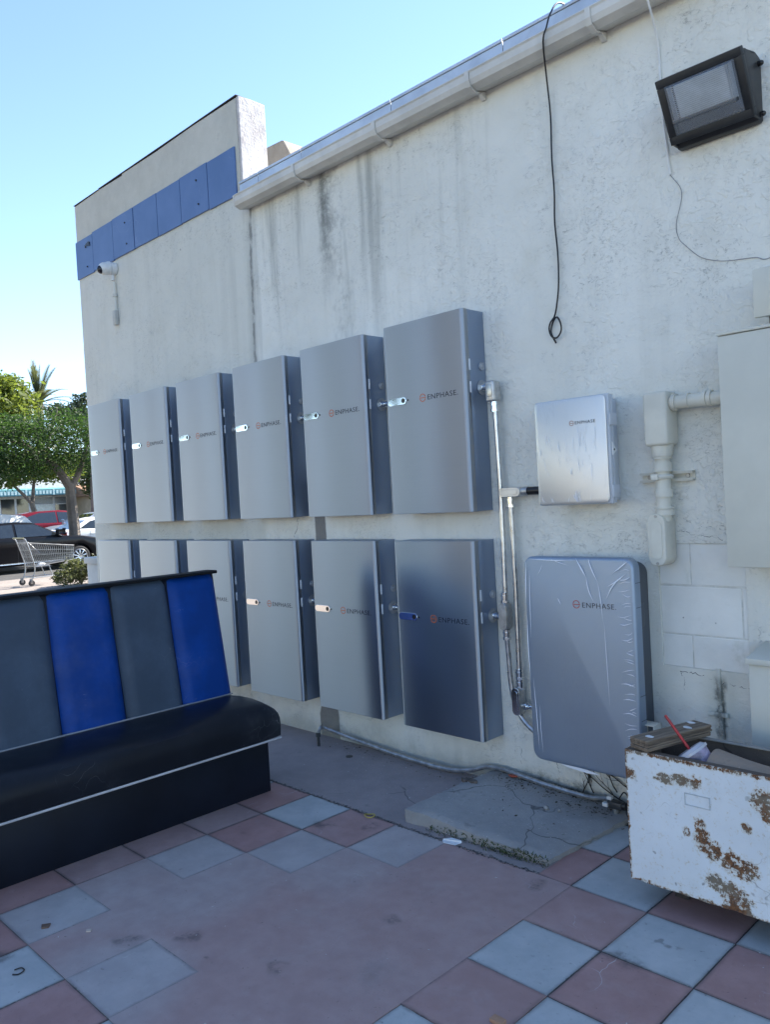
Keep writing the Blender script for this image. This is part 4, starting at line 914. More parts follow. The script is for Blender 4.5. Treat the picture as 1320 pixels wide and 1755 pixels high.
crack('crack', [(1.088, .63), (1.084, .55), (1.094, .46), (1.09, .40)], '', .003)
crack('crack', [(.93, .675), (.945, .635), (.94, .60)], '', .0018)
crack('crack', [(.07, .36), (.085, .28), (.095, .20), (.088, .12)], '', .0016)
crack('crack', [(-1.55, 1.37), (-1.56, 1.30), (-1.60, 1.24)], '', .0026)
crack('crack', [(.20, .30), (.24, .24), (.29, .17), (.31, .12)], '', .0022)
crack('crack', [(.055, .345), (.06, .27), (.058, .20)], '', .0012)
# moss along the slab edge
b = MB(); rg = random.Random(31)
for k in range(900):
    u = rg.random(); x = .06 + .60 * u; dens = .2 + .8 * math.exp(-((u - .72) / .28) ** 2)
    if rg.random() > dens: continue
    y = -.650 + .03 * u - abs(rg.gauss(0, .014)) + .002; z = rg.uniform(0, .012) if y < -.660 + .03 * u else rg.uniform(0, .03)
    a = rg.uniform(0, 6.28); l = rg.uniform(.004, .012); p = Vector((x, y, z)); d = Vector((math.cos(a), math.sin(a), rg.uniform(.2, 1.2))) * l; s_ = Vector((-math.sin(a), math.cos(a), 0)) * .0028
    b.quad(p - s_, p + s_, p + s_ * .3 + d, p - s_ * .3 + d)
stuff(b.build('moss', plain('moss', (.050, .070, .018), .9, 0, .4, 40), None, False))
# leaf litter and grit at the wall foot
def litter(name, n, mat, seed, area, size, flat=.3):
    b = MB(); rg = random.Random(seed)
    for k in range(n):
        x0, x1, y0, y1, zf = area(rg); x = rg.uniform(x0, x1); y = y1 - (y1 - y0) * rg.random() ** 1.8
        z = zf(x, y) + .0015; s_ = rg.uniform(*size); a = rg.uniform(0, 6.28); dx = Vector((math.cos(a), math.sin(a), rg.uniform(-flat, flat))) * s_; dy = Vector((-math.sin(a), math.cos(a), rg.uniform(-flat, flat))) * s_ * rg.uniform(.25, .7)
        p = Vector((x, y, z + s_ * flat)); b.quad(p - dx, p - dy * .8, p + dx, p + dy)
    return stuff(b.build(name, mat, None, False))
zs = lambda x, y: (slabz(min(1, max(0, (x + .08) / .75)), 0) if -.08 < x < .65 and y > -.62 else 0.001)
litter('leaf_litter', 650, plain('brown_litter', (.075, .055, .038), .9, 0, .5, 60), 3, lambda r: r.choice([(.0, .72, -.16, -.01, zs)] * 4 + [(-.1, .65, -.5, -.02, zs), (-1.2, 0, -.16, -.01, zs)]), (.003, .011))
litter('white_grit', 420, plain('white_grit', (.55, .54, .52), .8, 0, .2, 60), 4, lambda r: r.choice([(-.1, .65, -.5, -.02, zs)] * 3 + [(-1.25, -.05, -.66, -.02, zs), (-.5, 1.6, -2.2, -.3, lambda x, y: .0)]), (.0014, .0058), .15)
# dirt ribbon in the seam between strip and tiles
b = MB(); rg = random.Random(8)
for k in range(500):
    x = rg.uniform(-1.2, .66); y = -.70 + rg.gauss(0, .006); s_ = rg.uniform(.002, .006); a = rg.uniform(0, 6.3); dx = Vector((math.cos(a), math.sin(a), 0)) * s_ * 1.6; dy = Vector((-math.sin(a), math.cos(a), 0)) * s_ * .6; p = Vector((x, y, .0012 + rg.random() * .0015)); b.quad(p - dx, p - dy, p + dx, p + dy)
stuff(b.build('seam_grit', plain('seam_grit', (.10, .095, .09), .9, 0, .5, 80), None, False))
# single bits
b = MB(); b.tube([(-.254 + .024 * math.cos(a) * (1 + .15 * math.sin(2 * a)), -.712 + .021 * math.sin(a), .003 + .003 * (1 + math.sin(a * 2))) for a in np.linspace(0, 6.2, 26)], .0022, 6); tag(b.build('rubber_band', plain('yellow_rubber', (.42, .33, .06), .5)), 'yellow rubber band lying on a red floor tile', 'rubber band')
b = MB(); b.prism([(.180, -.700), (.262, -.672), (.255, -.706), (.20, -.718)], .002, .0035, 'z'); b.prism([(.183, -.699), (.262, -.672), (.255, -.666), (.205, -.668)], .0036, .009, 'z'); tag(b.build('paper_scrap', plain('white_paper', (.74, .76, .78), .7)), 'folded white paper scrap at the left front of the concrete slab', 'paper')
b = MB(); b.box(1.052, 1.092, -1.500, -1.474, .0006, .012, .002); tag(b.build('wood_chip', plain('tan_chip', (.42, .24, .15), .8)), 'small tan block lying on a tile at the bottom edge', 'wood chip')
b = MB(); b.prism([(-.485, -2.118), (-.468, -2.092), (-.448, -2.108), (-.462, -2.128)], .0006, .006, 'z'); tag(b.build('brown_scrap', plain('brown_scrap', (.16, .10, .07), .8)), 'brown paper scrap on the dark stained tile by the booth', 'scrap')
b = MB(); b.tube(spline([(-.268, -2.292, .003), (-.262, -2.272, .003), (-.238, -2.272, .004), (-.232, -2.292, .003), (-.246, -2.306, .003)], 6), .0022, 6); tag(b.build('black_clip', BLACKP), 'bent black plastic clip on a grey tile at the left edge', 'clip')
b = MB(); b.prism([(-.325, -2.025), (-.312, -2.012), (-.300, -2.02), (-.312, -2.032)], .0006, .005, 'z'); tag(b.build('pale_scrap', plain('pale_scrap', (.55, .45, .38), .8)), 'tiny pale scrap on the red tiles before the booth', 'scrap')
b = MB(); b.cyl((-.97, -.19, .0002), (-.97, -.19, .004), .020, n=16); b.cyl((-.97, -.19, .004), (-.97, -.19, .005), .013, n=14); tag(b.build('bottle_cap', plain('dark_cap', (.05, .05, .05), .5)), 'dark flat bottle cap on the concrete strip near the stake', 'bottle cap')
b = MB(); b.prism([(-.055 + .045 * math.cos(a) * random.uniform(.7, 1.2), -.225 + .022 * math.sin(a) * random.uniform(.7, 1.2)) for a in np.linspace(0, 5.9, 12)], .055, .074, 'z'); tag(b.build('dirt_clump', plain('dirt_clump', (.12, .10, .085), .95, 0, .4, 50)), 'small dark clump of dirt on top of the concrete slab', 'dirt')
b = MB(); b.prism([(.055, -.062), (.085, -.035), (.11, -.05), (.082, -.075)], .070, .076, 'z'); tag(b.build('red_leaf', plain('red_leaf', (.34, .07, .04), .7)), 'small red scrap beside the flexible conduit on the slab', 'scrap')
b = MB(); b.prism([(.02, -.03), (.09, -.012), (.10, -.03), (.05, -.045)], .070, .074, 'z'); tag(b.build('white_strip', plain('white_paper', (.74, .76, .78), .7)), 'torn white strip between the flexible conduit and the wall', 'scrap')
for (x, y, rr_, lb_) in ((.40, -.25, .013, 'larger grey pebble on the concrete slab, left of a smaller one'), (.46, -.24, .009, 'smaller grey pebble on the concrete slab, right of a larger one')):
    b = MB(); b.sphere((x, y, .052), rr_, 10, (1, .9, .75)); tag(b.build('pebble', plain('pebble', (.28, .28, .27), .8, 0, .3, 60, .4)), lb_, 'pebble', 'grey pebbles on the slab')
# ---------------------------------------------------------------- corner pier
pr = thing('corner_pier', 'short pale grey pier with cap standing at the building corner', 'pier', (-4.56, .15, 0))
b = MB(); b.box(-.115, .115, -.13, .13, -.02, 1.0, .006); b.build('shaft', plain('grey_pier', (.52, .53, .52), .7, 0, .1, 4), pr)
b = MB(); b.box(-.135, .135, -.15, .15, 1.0005, 1.058, .008); b.build('cap', plain('grey_pier', (.52, .53, .52), .7), pr)

# ---------------------------------------------------------------- foliage
def m_leaf(name, a, b_, trans=.45):
    M = Mat(name); n = M.noise(2.2, 4, .6, M.world()); n2 = M.noise(17, 3, .6, M.world())
    col = M.mix((n * .6 + n2 * .4).ss(.32, .68), a, b_); M.color(col); M.rough(.55)
    tr = M.node('ShaderNodeBsdfTranslucent'); M.link(M.mix(.5, col, tuple(min(1, v * 2.2) for v in b_)), tr.inputs[0])
    mx = M.node('ShaderNodeMixShader'); mx.inputs[0].default_value = trans; M.link(M.b.outputs[0], mx.inputs[1]); M.link(tr.outputs[0], mx.inputs[2]); M.link(mx.outputs[0], M.out.inputs[0]); return M.m
LEAF = m_leaf('leaf_green', (.010, .028, .006), (.038, .078, .014)); LEAFY = m_leaf('leaf_yellow_green', (.045, .080, .010), (.12, .15, .022), .5); LEAFD = m_leaf('leaf_dark', (.016, .030, .012), (.034, .052, .02), .3); LEAFO = m_leaf('leaf_olive', (.045, .06, .02), (.09, .10, .035), .4)
BARK = m_concrete('bark', (.10, .085, .07), (.20, .165, .135), (.04, .035, .03), 1.0)
def crown(name, clumps, n, size, mat, parent, seed, asp=.45, hang=.0):
    """leaf-sized quads gathered in sprays through the clumps' volume"""
    rg = np.random.default_rng(seed); vol = np.array([c[3] * c[4] * c[5] for c in clumps]); cnt = np.maximum(1, (n * vol / vol.sum()).astype(int)); C = []
    for c, k in zip(clumps, cnt):
        ns = max(3, k // 26); sd_ = rg.normal(size=(ns, 3)); sd_ /= np.linalg.norm(sd_, axis=1)[:, None]; rad = rg.uniform(.35, 1, ns) ** .6
        ctr = np.array(c[:3]) + sd_ * rad[:, None] * np.array(c[3:6]); idx = rg.integers(0, ns, k); sp = .17 * (c[3] * c[4] * c[5]) ** (1 / 3)
        C.append(ctr[idx] + rg.normal(size=(k, 3)) * np.array([sp * 1.25, sp * 1.25, sp * .55]) - np.array([0, 0, hang]) * rg.random((k, 1)))
    C = np.concatenate(C); N = len(C); a = rg.normal(size=(N, 3)); a[:, 2] *= .6; a /= np.linalg.norm(a, axis=1)[:, None]; t = rg.normal(size=(N, 3)); t -= (t * a).sum(1)[:, None] * a; t /= np.linalg.norm(t, axis=1)[:, None]
    L = rg.uniform(size[0], size[1], N)[:, None]; V = np.stack([C - a * L, C - t * L * asp, C + a * L, C + t * L * asp], 1).reshape(-1, 3); F = np.arange(4 * N).reshape(N, 4)
    me = bpy.data.meshes.new(name); me.from_pydata(V.tolist(), [], F.tolist()); me.materials.append(mat); o = bpy.data.objects.new(name, me); COL.objects.link(o); o.parent = parent; return o
def trunk(parent, paths, mat=BARK):
    b = MB()
    for P, r0, r1 in paths:
        q = spline(P, 5); b.tube(q, [r0 + (r1 - r0) * i / (len(q) - 1) for i in range(len(q))], 9)
    return b.build('trunk', mat, parent)
tr1 = thing('tree', 'broad dark green shade tree with leaning trunk behind the black sedan', 'tree', (-22.6, 7.72, -.13))
trunk(tr1, [([(0, 0, 0), (.02, .05, 1.0), (-.02, .02, 1.9), (.0, .0, 2.5)], .19, .15), ([(0, 0, 2.4), (-.1, -.35, 3.0), (-.2, -.95, 3.5), (-.3, -1.7, 4.2)], .15, .05), ([(0, 0, 2.3), (.05, .35, 3.0), (.1, .6, 3.8), (0, .9, 4.6)], .11, .03), ([(-.15, -.6, 3.2), (.1, -.6, 3.9), (.1, -.3, 4.8)], .07, .02), ([(-.2, -1.2, 3.7), (.2, -2.0, 3.9), (.3, -2.8, 4.1)], .06, .02)])
crown('crown', [(0, .6, 3.8, 1.7, 1.6, .85), (0, -1.2, 3.8, 1.8, 1.7, .85), (-.2, -3.0, 3.6, 1.7, 1.7, .95), (0, -.2, 4.35, 1.5, 1.5, .55), (0, 1.6, 3.1, 1.1, .75, .8), (0, -1.9, 3.1, 1.4, 1.2, .55), (.2, 1.8, 4.1, 1.2, 1.0, .6), (-.2, -2.0, 4.2, 1.5, 1.6, .5), (.2, -4.0, 3.1, 1.4, 1.2, 1.0), (.3, 1.45, 2.4, .7, .5, .5)], 42000, (.030, .075), LEAF, tr1, 1, .34, .15)
def simple_tree(label, loc, h, clumps, n, size, mat, seed, paths, group=None):
    t = thing('tree', label, 'tree', loc, group=group); trunk(t, paths); crown('crown', clumps, n, size, mat, t, seed); return t
simple_tree('small forked young tree with bare lower trunk before the shop windows', (-38, 12.7, -.13), 5, [(0, -.2, 4.0, 1.5, 1.7, .8), (0, -1.4, 3.6, 1.1, 1.0, .7), (0, 1.3, 3.9, 1.2, 1.3, .7)], 3600, (.08, .17), LEAFY, 2, [([(0, .2, 0), (0, 0, 1.2), (0, -.25, 2.2)], .16, .12), ([(0, -.2, 2.1), (0, -.7, 2.7), (0, -1.4, 3.4)], .10, .05), ([(0, -.2, 2.1), (0, -.1, 3.0), (0, .1, 3.9)], .10, .05)])
simple_tree('tall yellow-green tree at the left edge behind the shade tree', (-64, 20.4, -.13), 14, [(0, 0, 9.9, 3.5, 2.7, 2.5), (0, .5, 11.6, 2.2, 1.7, 1.4), (0, -2.5, 9.2, 2.9, 2.4, 2.2)], 9000, (.14, .30), LEAFY, 3, [([(0, 0, 0), (.1, 0, 5), (0, 0, 10)], .35, .15)])
simple_tree('dark green tree behind the tall yellow-green one at the far left', (-72, 19.6, -.13), 14, [(0, -.5, 10.4, 3.5, 3.1, 2.8), (0, .6, 12.4, 2.3, 2.0, 1.6)], 7000, (.15, .33), LEAFD, 4, [([(0, 0, 0), (0, 0, 10)], .35, .15)])
simple_tree('dark sparse tree beside the building corner behind the shade tree', (-35, 14.2, -.13), 8, [(0, .2, 6.5, 1.2, 1.1, .9), (0, -1.0, 6.2, 1.1, 1.0, .6), (0, .8, 5.2, 1.1, .9, 1.3), (0, .5, 7.2, .7, .5, .5)], 4600, (.07, .15), LEAFD, 5, [([(0, 0, 0), (0, .1, 4), (0, .1, 6.5)], .2, .06)])
simple_tree('bright yellow-green bushy tree rising behind the shop roof', (-60, 23.0, -.13), 6, [(0, 0, 4.8, 2.2, 1.9, 1.2), (0, 2.2, 4.2, 1.8, 1.6, 1.2)], 5000, (.12, .25), LEAFY, 6, [([(0, 0, 0), (0, 0, 4.5)], .2, .1)])
simple_tree('light green drooping tree to the right of the shop beside the tan wall', (-46, 19.6, -.13), 6, [(0, .3, 4.0, 1.4, 1.3, 1.3), (0, .8, 2.9, 1.2, 1.1, .8)], 5000, (.08, .2), LEAFO, 7, [([(0, 0, 0), (0, 0, 4)], .16, .08)])
# palm
pm = thing('palm_tree', 'palm tree with upright feathery fronds rising over the shade tree', 'palm', (-66, 24.3, -.7)); pm.scale = (1.442, 1.442, 1.442)
b = MB(); q = spline([(0, 0, 0), (.1, .05, 3), (0, 0, 6), (0, .05, 8.0)], 8); b.tube(q, [.26 + .02 * (k % 2) for k in range(len(q))], 10); b.build('trunk', BARK, pm)
for i in range(26):
    rg = random.Random(100 + i); az = i * 2.39996; el = R(rg.uniform(28, 88)) if i < 18 else R(rg.uniform(-5, 30)); L = rg.uniform(1.9, 2.7); b = MB(); P = []
    d = Vector((math.cos(az) * math.cos(el), math.sin(az) * math.cos(el), math.sin(el))); p = Vector((0, .05, 7.9)); vel = d.copy()
    for k in range(13): P.append(p.copy()); p = p + vel * L / 12; vel = (vel + Vector((0, 0, -.075))).normalized()
    b.tube(P, [.026 * (1 - k / 14) for k in range(13)], 5)
    for k in range(1, 12):
        for h in range(3):
            pk = P[k].lerp(P[min(12, k + 1)], h / 3); tdir = (P[min(12, k + 1)] - P[k - 1]).normalized(); sdir = tdir.cross(Vector((0, 0, 1))); sdir = sdir.normalized() if sdir.length > .05 else Vector((1, 0, 0))
            ll = .46 * math.sin(math.pi * (.18 + .76 * k / 12))
            for sg in (-1, 1):
                e = pk + (sdir * sg * .62 + tdir * .72 + Vector((0, 0, .10))) * ll; wv = tdir * .036; b.quad(pk - wv, pk + wv, e + wv * .2, e - wv * .2)
    b.build('frond', LEAFO, pm, False)
# shrub
sh = thing('shrub', 'low sunlit shrub between the shopping cart and the building corner', 'shrub', (-13.7, 3.95, 0))
b = MB()
for k in range(9): a = k * .7; b.tube([(0, 0, 0), (.12 * math.cos(a), .12 * math.sin(a), .2), (.3 * math.cos(a), .3 * math.sin(a), .38)], [.014, .01, .005], 5)
b.build('stem', BARK, sh)
crown('foliage', [(0, 0, .30, .40, .36, .22), (.1, -.28, .18, .32, .28, .16), (0, .3, .36, .32, .30, .20)], 4200, (.018, .042), LEAFO, sh, 9, .5)

# ---------------------------------------------------------------- cars
def carpaint(name, c, metal=.3):
    if name in _simple: return _simple[name]
    M = Mat(name); n = M.noise(3, 3); M.color(M.mix(n, tuple(v * .92 for v in c), tuple(min(1, v * 1.06) for v in c))); M.rough(.22); M.metal(metal); M.b.inputs['Specular IOR Level'].default_value = .3; _simple[name] = M.m; return M.m
CGLASS = plain('car_glass', (.018, .024, .030), .05, 0, .1, spec=.9); TYRE = plain('tyre', (.015, .015, .016), .75); RIM = plain('alloy_rim', (.55, .56, .58), .25, .9); REDL = plain('tail_lamp_red', (.30, .012, .015), .15); HEADL = plain('head_lamp', (.70, .72, .75), .08, .3)
def car(label, loc, rz, paint, kind='sedan', van=False):
    t = thing('car', label, 'car', loc, rz, 'cars parked in the lot')
    if kind == 'sedan':
        low = [(-2.40, .34), (-2.43, .62), (-2.38, .93), (-2.28, 1.01), (-1.70, 1.03), (-.6, .99), (1.05, .96), (1.55, .92), (2.05, .83), (2.33, .70), (2.42, .52), (2.40, .28)]
        gh = [(-1.98, .98), (-1.22, 1.33), (-.75, 1.405), (-.2, 1.42), (.22, 1.385), (1.12, .93)]; H = 1.42; wa, wr = 1.44, -1.42
        fw = [(.93, .985), (.26, 1.325), (-.26, 1.355), (-.26, .99)]; rw = [(-.33, .99), (-.33, 1.357), (-.80, 1.335), (-1.15, 1.27), (-1.60, 1.02)]
    else:
        low = [(-2.25, .36), (-2.30, .65), (-2.26, 1.0), (-2.2, 1.08), (-1.5, 1.08), (1.0, 1.04), (1.45, 1.02), (1.95, .94), (2.22, .78), (2.28, .55), (2.26, .30)]
        gh = [(-2.22, 1.05), (-1.88, 1.50), (-1.1, 1.60), (-.2, 1.62), (.18, 1.57), (1.08, 1.02)]; H = 1.62; wa, wr = 1.38, -1.36
        fw = [(.90, 1.07), (.22, 1.50), (-.32, 1.54), (-.32, 1.07)]; rw = [(-.39, 1.07), (-.39, 1.545), (-1.15, 1.53), (-1.72, 1.36), (-1.78, 1.09)]
    P = list(low) + [(wa + .40, .22)]
    for k in range(9): a = k / 8 * math.pi; P.append((wa + .385 * math.cos(a), .31 + .385 * math.sin(a)))
    P += [(wa - .40, .20), (wr + .40, .20)]
    for k in range(9): a = k / 8 * math.pi; P.append((wr + .385 * math.cos(a), .31 + .385 * math.sin(a)))
    P += [(wr - .40, .24)]
    b = MB(); b.prism(P, -.90, .90, 'y', .055, 3, ang=R(70)); body = b.build('body', paint, t)
    hb, ht = .80, .60; zb = gh[0][1]
    def yy(z): return hb + (ht - hb) * max(0, min(1, (z - zb) / (H - zb)))
    bm_ = bmesh.new(); A = [bm_.verts.new((x, yy(z), z)) for x, z in gh]; B2 = [bm_.verts.new((x, -yy(z), z)) for x, z in gh]; bm_.faces.new(A); bm_.faces.new(B2[::-1])
    for i in range(len(gh)): j = (i + 1) % len(gh); bm_.faces.new((A[i], A[j], B2[j], B2[i]))
    bmesh.ops.recalc_face_normals(bm_, faces=bm_.faces); bmesh.ops.bevel(bm_, geom=[e for e in bm_.edges if e.calc_face_angle(0) > R(40)], offset=.05, segments=3, affect='EDGES', profile=.5)
    b = MB(); b._merge(bm_); b.build('roof', paint, t)
    for poly in ((fw,) if van else (fw, rw)):
        for sg in (1, -1):
            b = MB(); g = bmesh.new(); o1 = [g.verts.new((x, sg * (yy(z) + .006), z)) for x, z in poly]; o2 = [g.verts.new((x, sg * (yy(z) - .02), z)) for x, z in poly]; g.faces.new(o1); g.faces.new(o2[::-1])
            for i in range(len(poly)): j = (i + 1) % len(poly); g.faces.new((o1[i], o1[j], o2[j], o2[i]))
            b._merge(g); b.build('side_window', CGLASS, t, False)
    def screen(i, j, nm):
        (x0, z0), (x1, z1) = gh[i], gh[j]; nx, nz = -(z1 - z0), (x1 - x0); l = math.hypot(nx, nz); nx, nz = nx / l, nz / l
        if nz < 0: nx, nz = -nx, -nz
        g = MB(); a, c = .08, .93; q = []
        for f, s1 in ((a, 1), (a, -1), (c, -1), (c, 1)):
            x = x0 + (x1 - x0) * f; z = z0 + (z1 - z0) * f; q.append((x + nx * .006, s1 * (yy(z) - .07), z + nz * .006))
        g.quad(*q); q2 = [(x - nx * .03, y, z - nz * .03) for x, y, z in q]
        for i_ in range(4): j_ = (i_ + 1) % 4; g.quad(q[i_], q[j_], q2[j_], q2[i_])
        g.build(nm, CGLASS, t, False)
    screen(5, 4, 'windscreen'); screen(0, 1, 'rear_window')
    for wx in (wa, wr):
        for sg in (1, -1):
            b = MB(); b.cyl((wx, sg * .70, .315), (wx, sg * .895, .315), .315, n=28); b.cyl((wx, sg * .895, .315), (wx, sg * .905, .315), .30, .285, n=28); wh = b.build('wheel', TYRE, t)
            b = MB(); b.cyl((wx, sg * .895, .315), (wx, sg * .909, .315), .06, n=12)
            for k in range(10):
                a = k / 10 * 2 * math.pi; b.box(-.018, .018, -.006, .006, .03, .215, .002, M=Matrix.Translation((wx, sg * .908, .315)) @ Matrix.Rotation(a, 4, 'Y'))
            b.tube([(wx + .215 * math.cos(a), sg * .908, .315 + .215 * math.sin(a)) for a in np.linspace(0, 6.2832, 25)], .016, 6); b.build('rim', RIM, wh)
    for sg in (1, -1):
        zb2 = low[4][1]
        b = MB(); b.box(.80, 1.0, sg * .86, sg * 1.02, zb2 - .02, zb2 + .12, .03, 2); b.build('mirror', paint, t)
        fx_ = low[-3][0]; b = MB(); b.box(fx_ - .32, fx_ + .02, sg * .50, sg * .86, .60, .74, .03, 2); b.build('headlight', HEADL, t)
        rx = low[1][0]; b = MB(); b.box(rx - .02, rx + .34, sg * .46, sg * .905, .78, .93, .025, 2); b.build('tail_light', REDL, t)
        for hx_ in (-.15, -1.15): b = MB(); b.box(hx_ - .10, hx_ + .10, sg * .895, sg * .925, .83, .86, .008, 1); b.build('door_handle', RIM if kind == 'sedan' else paint, t)
        b = MB()
        for sx in (.95, -.30, -1.25): b.box(sx - .003, sx + .003, sg * .8985, sg * .9015, .32, .94)
        b.build('door_gap', BLACKP, t, False)
        b = MB(); b.box(wr + .42, wa - .42, sg * .896, sg * .910, .26, .30, .004); b.build('sill_trim', RIM, t)
    return t
car('black sedan parked side-on behind the shopping cart', (-21.45, 5.55, -.13), R(90), carpaint('black_car_paint', (.008, .008, .010), .2))
car('white sedan with red tail light beyond the tree trunk', (-25.6, 10.5, -.13), R(90), carpaint('white_car_paint', (.72, .74, .76), .05))
car('white panel van showing only its roof over the black sedan', (-23.9, 4.65, -.05), R(-90), carpaint('plain_white_paint', (.74, .74, .74), 0), 'suv', True)
car('red hatchback parked in the third row before the shop', (-34.2, 12.1, -.0), R(92), carpaint('red_car_paint', (.16, .012, .022), .3), 'suv')
car('silver grey sedan with raked windscreen facing left behind the tree trunk', (-30.6, 12.2, .03), R(-90), carpaint('grey_car_paint', (.42, .46, .52), .5))
# ---------------------------------------------------------------- shopping cart
sc3 = thing('shopping_cart', 'empty wire shopping cart standing on the sunlit pavement', 'shopping cart', (-14.8, 3.62, 0), R(90))
WIRE = plain('cart_chrome', (.34, .35, .36), .35, .9)
def cpt(mb, nm, mat=WIRE): return mb.build(nm, mat, sc3)
# local x forwards (nose towards +Y of the world), y across, z up
bk = [(-.40, .98, .27), (-.22, .40, .25)]; ft = [(.62, .77, .19), (.58, .47, .18)]
def cart_side(u, v):
    xt = -.40 + (.62 + .40) * u; zt = .98 + (.77 - .98) * u if u > .0 else .98; zt = .90 + (.77 - .90) * u
    xb = -.24 + (.58 + .24) * u; zb_ = .40 + (.47 - .40) * u; wv = .27 + (.19 - .27) * u
    return (xt + (xb - xt) * v, wv - .02 * v, zt + (zb_ - zt) * v)
b = MB()
for sg in (1, -1):
    f = lambda u, v: (lambda p: (p[0], sg * p[1], p[2]))(cart_side(u, v))
    for k in range(24): b.tube([f(k / 23, 0), f(k / 23, 1)], .0038, 4)
    for v in (.28, .52, .76): b.tube([f(0, v), f(1, v)], .0045, 4)
    for v in (0, 1): b.tube([f(0, v), f(1, v)], .008, 6)
for k in range(9): y = -.18 + .045 * k; b.tube([(-.24, y * 1.35, .40), (.58, y * .9, .47), (.62, y, .77)], .0038, 4)
for k in range(12): u = k / 11; p = cart_side(u, 1); b.tube([p, (p[0], -p[1], p[2])], .0038, 4)
for v in (0, .33, .66): p = cart_side(1, v); b.tube([p, (p[0], -p[1], p[2])], .005, 4)
cpt(b, 'basket')
b = MB()
for k in range(13): y = -.25 + k * .0417; b.tube([(-.42, y, .96), (-.25, y, .42)], .0042, 4)
for z in (.88, .74, .60): x = -.42 + (.96 - z) / .54 * .17; b.tube([(x, -.26, z), (x, .26, z)], .0042, 4)
cpt(b, 'rear_gate')
b = MB()
for k in range(9): y = -.2 + k * .05; b.tube([(-.36, y, .92), (-.12, y, .66)], .004, 4)
b.tube([(-.36, -.22, .92), (-.12, -.22, .66), (-.12, .22, .66), (-.36, .22, .92)], .006, 5); cpt(b, 'child_seat')
b = MB(); b.tube([(-.46, -.28, 1.0), (-.46, .28, 1.0)], .016, 10); cpt(b, 'handle', plain('cart_handle', (.32, .30, .16), .5))
b = MB()
for sg in (1, -1): b.tube(spline([(-.46, sg * .27, .99), (-.40, sg * .27, .92), (-.26, sg * .255, .42), (-.30, sg * .25, .18), (-.34, sg * .25, .13)], 4), .012, 8); b.tube([(-.30, sg * .25, .17), (.50, sg * .17, .17)], .012, 8); b.tube([(-.24, sg * .25, .40), (.05, sg * .22, .40), (.12, sg * .2, .17)], .010, 7)
b.tube([(-.30, -.25, .17), (-.30, .25, .17)], .010, 7); b.tube([(.50, -.17, .17), (.50, .17, .17)], .010, 7); b.tube([(.1, -.2, .17), (.1, .2, .17)], .008, 6)
cpt(b, 'frame')
for (x, y) in ((-.34, .25), (-.34, -.25), (.50, .17), (.50, -.17)):
    b = MB(); b.cyl((x, y - .016, .062), (x, y + .016, .062), .062, n=20); wv = cpt(b, 'wheel', plain('caster_rubber', (.03, .03, .032), .6)); b = MB(); b.box(x - .03, x + .02, y - .026, y - .019, .05, .15, .003); b.box(x - .03, x + .02, y + .019, y + .026, .05, .15, .003); b.box(x - .03, x + .02, y - .026, y + .026, .15, .157, .002); b.build('fork', WIRE, wv)
b = MB(); bm_ = bmesh.new(); bmesh.ops.create_icosphere(bm_, subdivisions=2, radius=.10)
for v in bm_.verts: v.co = Vector((v.co.x * 1.0, v.co.y * .8, v.co.z * .45)) * random.uniform(.85, 1.15)
b._merge(bm_, Matrix.Translation((-14.79, 3.60, .412))); tag(b.build('plastic_bag', plain('white_bag', (.74, .76, .78), .45)), 'crumpled white plastic bag under the shopping cart basket', 'bag')

# ---------------------------------------------------------------- shops beyond the car park
shp = thing('shop_building', 'low white shop building with teal awning beyond the parked cars', 'building', (-55, 18, -.13))
CREAM = plain('cream_wall', (.62, .60, .54), .8, 0, .06, 1.5); TAN = plain('tan_wall', (.50, .40, .28), .85, 0, .1, 2); WFR = plain('white_frame', (.70, .72, .72), .5)
SGL = plain('shop_glass', (.05, .06, .065), .08, 0, .2, 1, spec=.8)
def sp(nm, mat, *bx):
    b = MB()
    for q in bx: b.box(*q)
    return b.build(nm, mat, shp, False)
sp('wall', CREAM, (-8, -.3, -9, 5.4, 0, 4.0)); sp('roof', plain('white_roof', (.72, .70, .66), .7), (-8.2, .7, -9.2, 5.0, 3.42, 4.25))
b = MB(); b.prism([(.0, 3.42), (1.0, 2.92), (1.0, 3.34), (.1, 3.62)], -9, 4.2, 'y'); aw = b.build('awning', plain('teal_awning', (.10, .27, .30), .6), shp, False)
b = MB()
for k in range(56):
    y = -8.9 + k * .235
    if k % 8 == 7: b.box(1.001, 1.02, y, y + .12, 2.93, 3.33)
    else: b.box(1.001, 1.015, y, y + .15, 3.00, 3.24)
b.build('awning_pattern', plain('pale_teal', (.42, .58, .60), .6), aw, False)
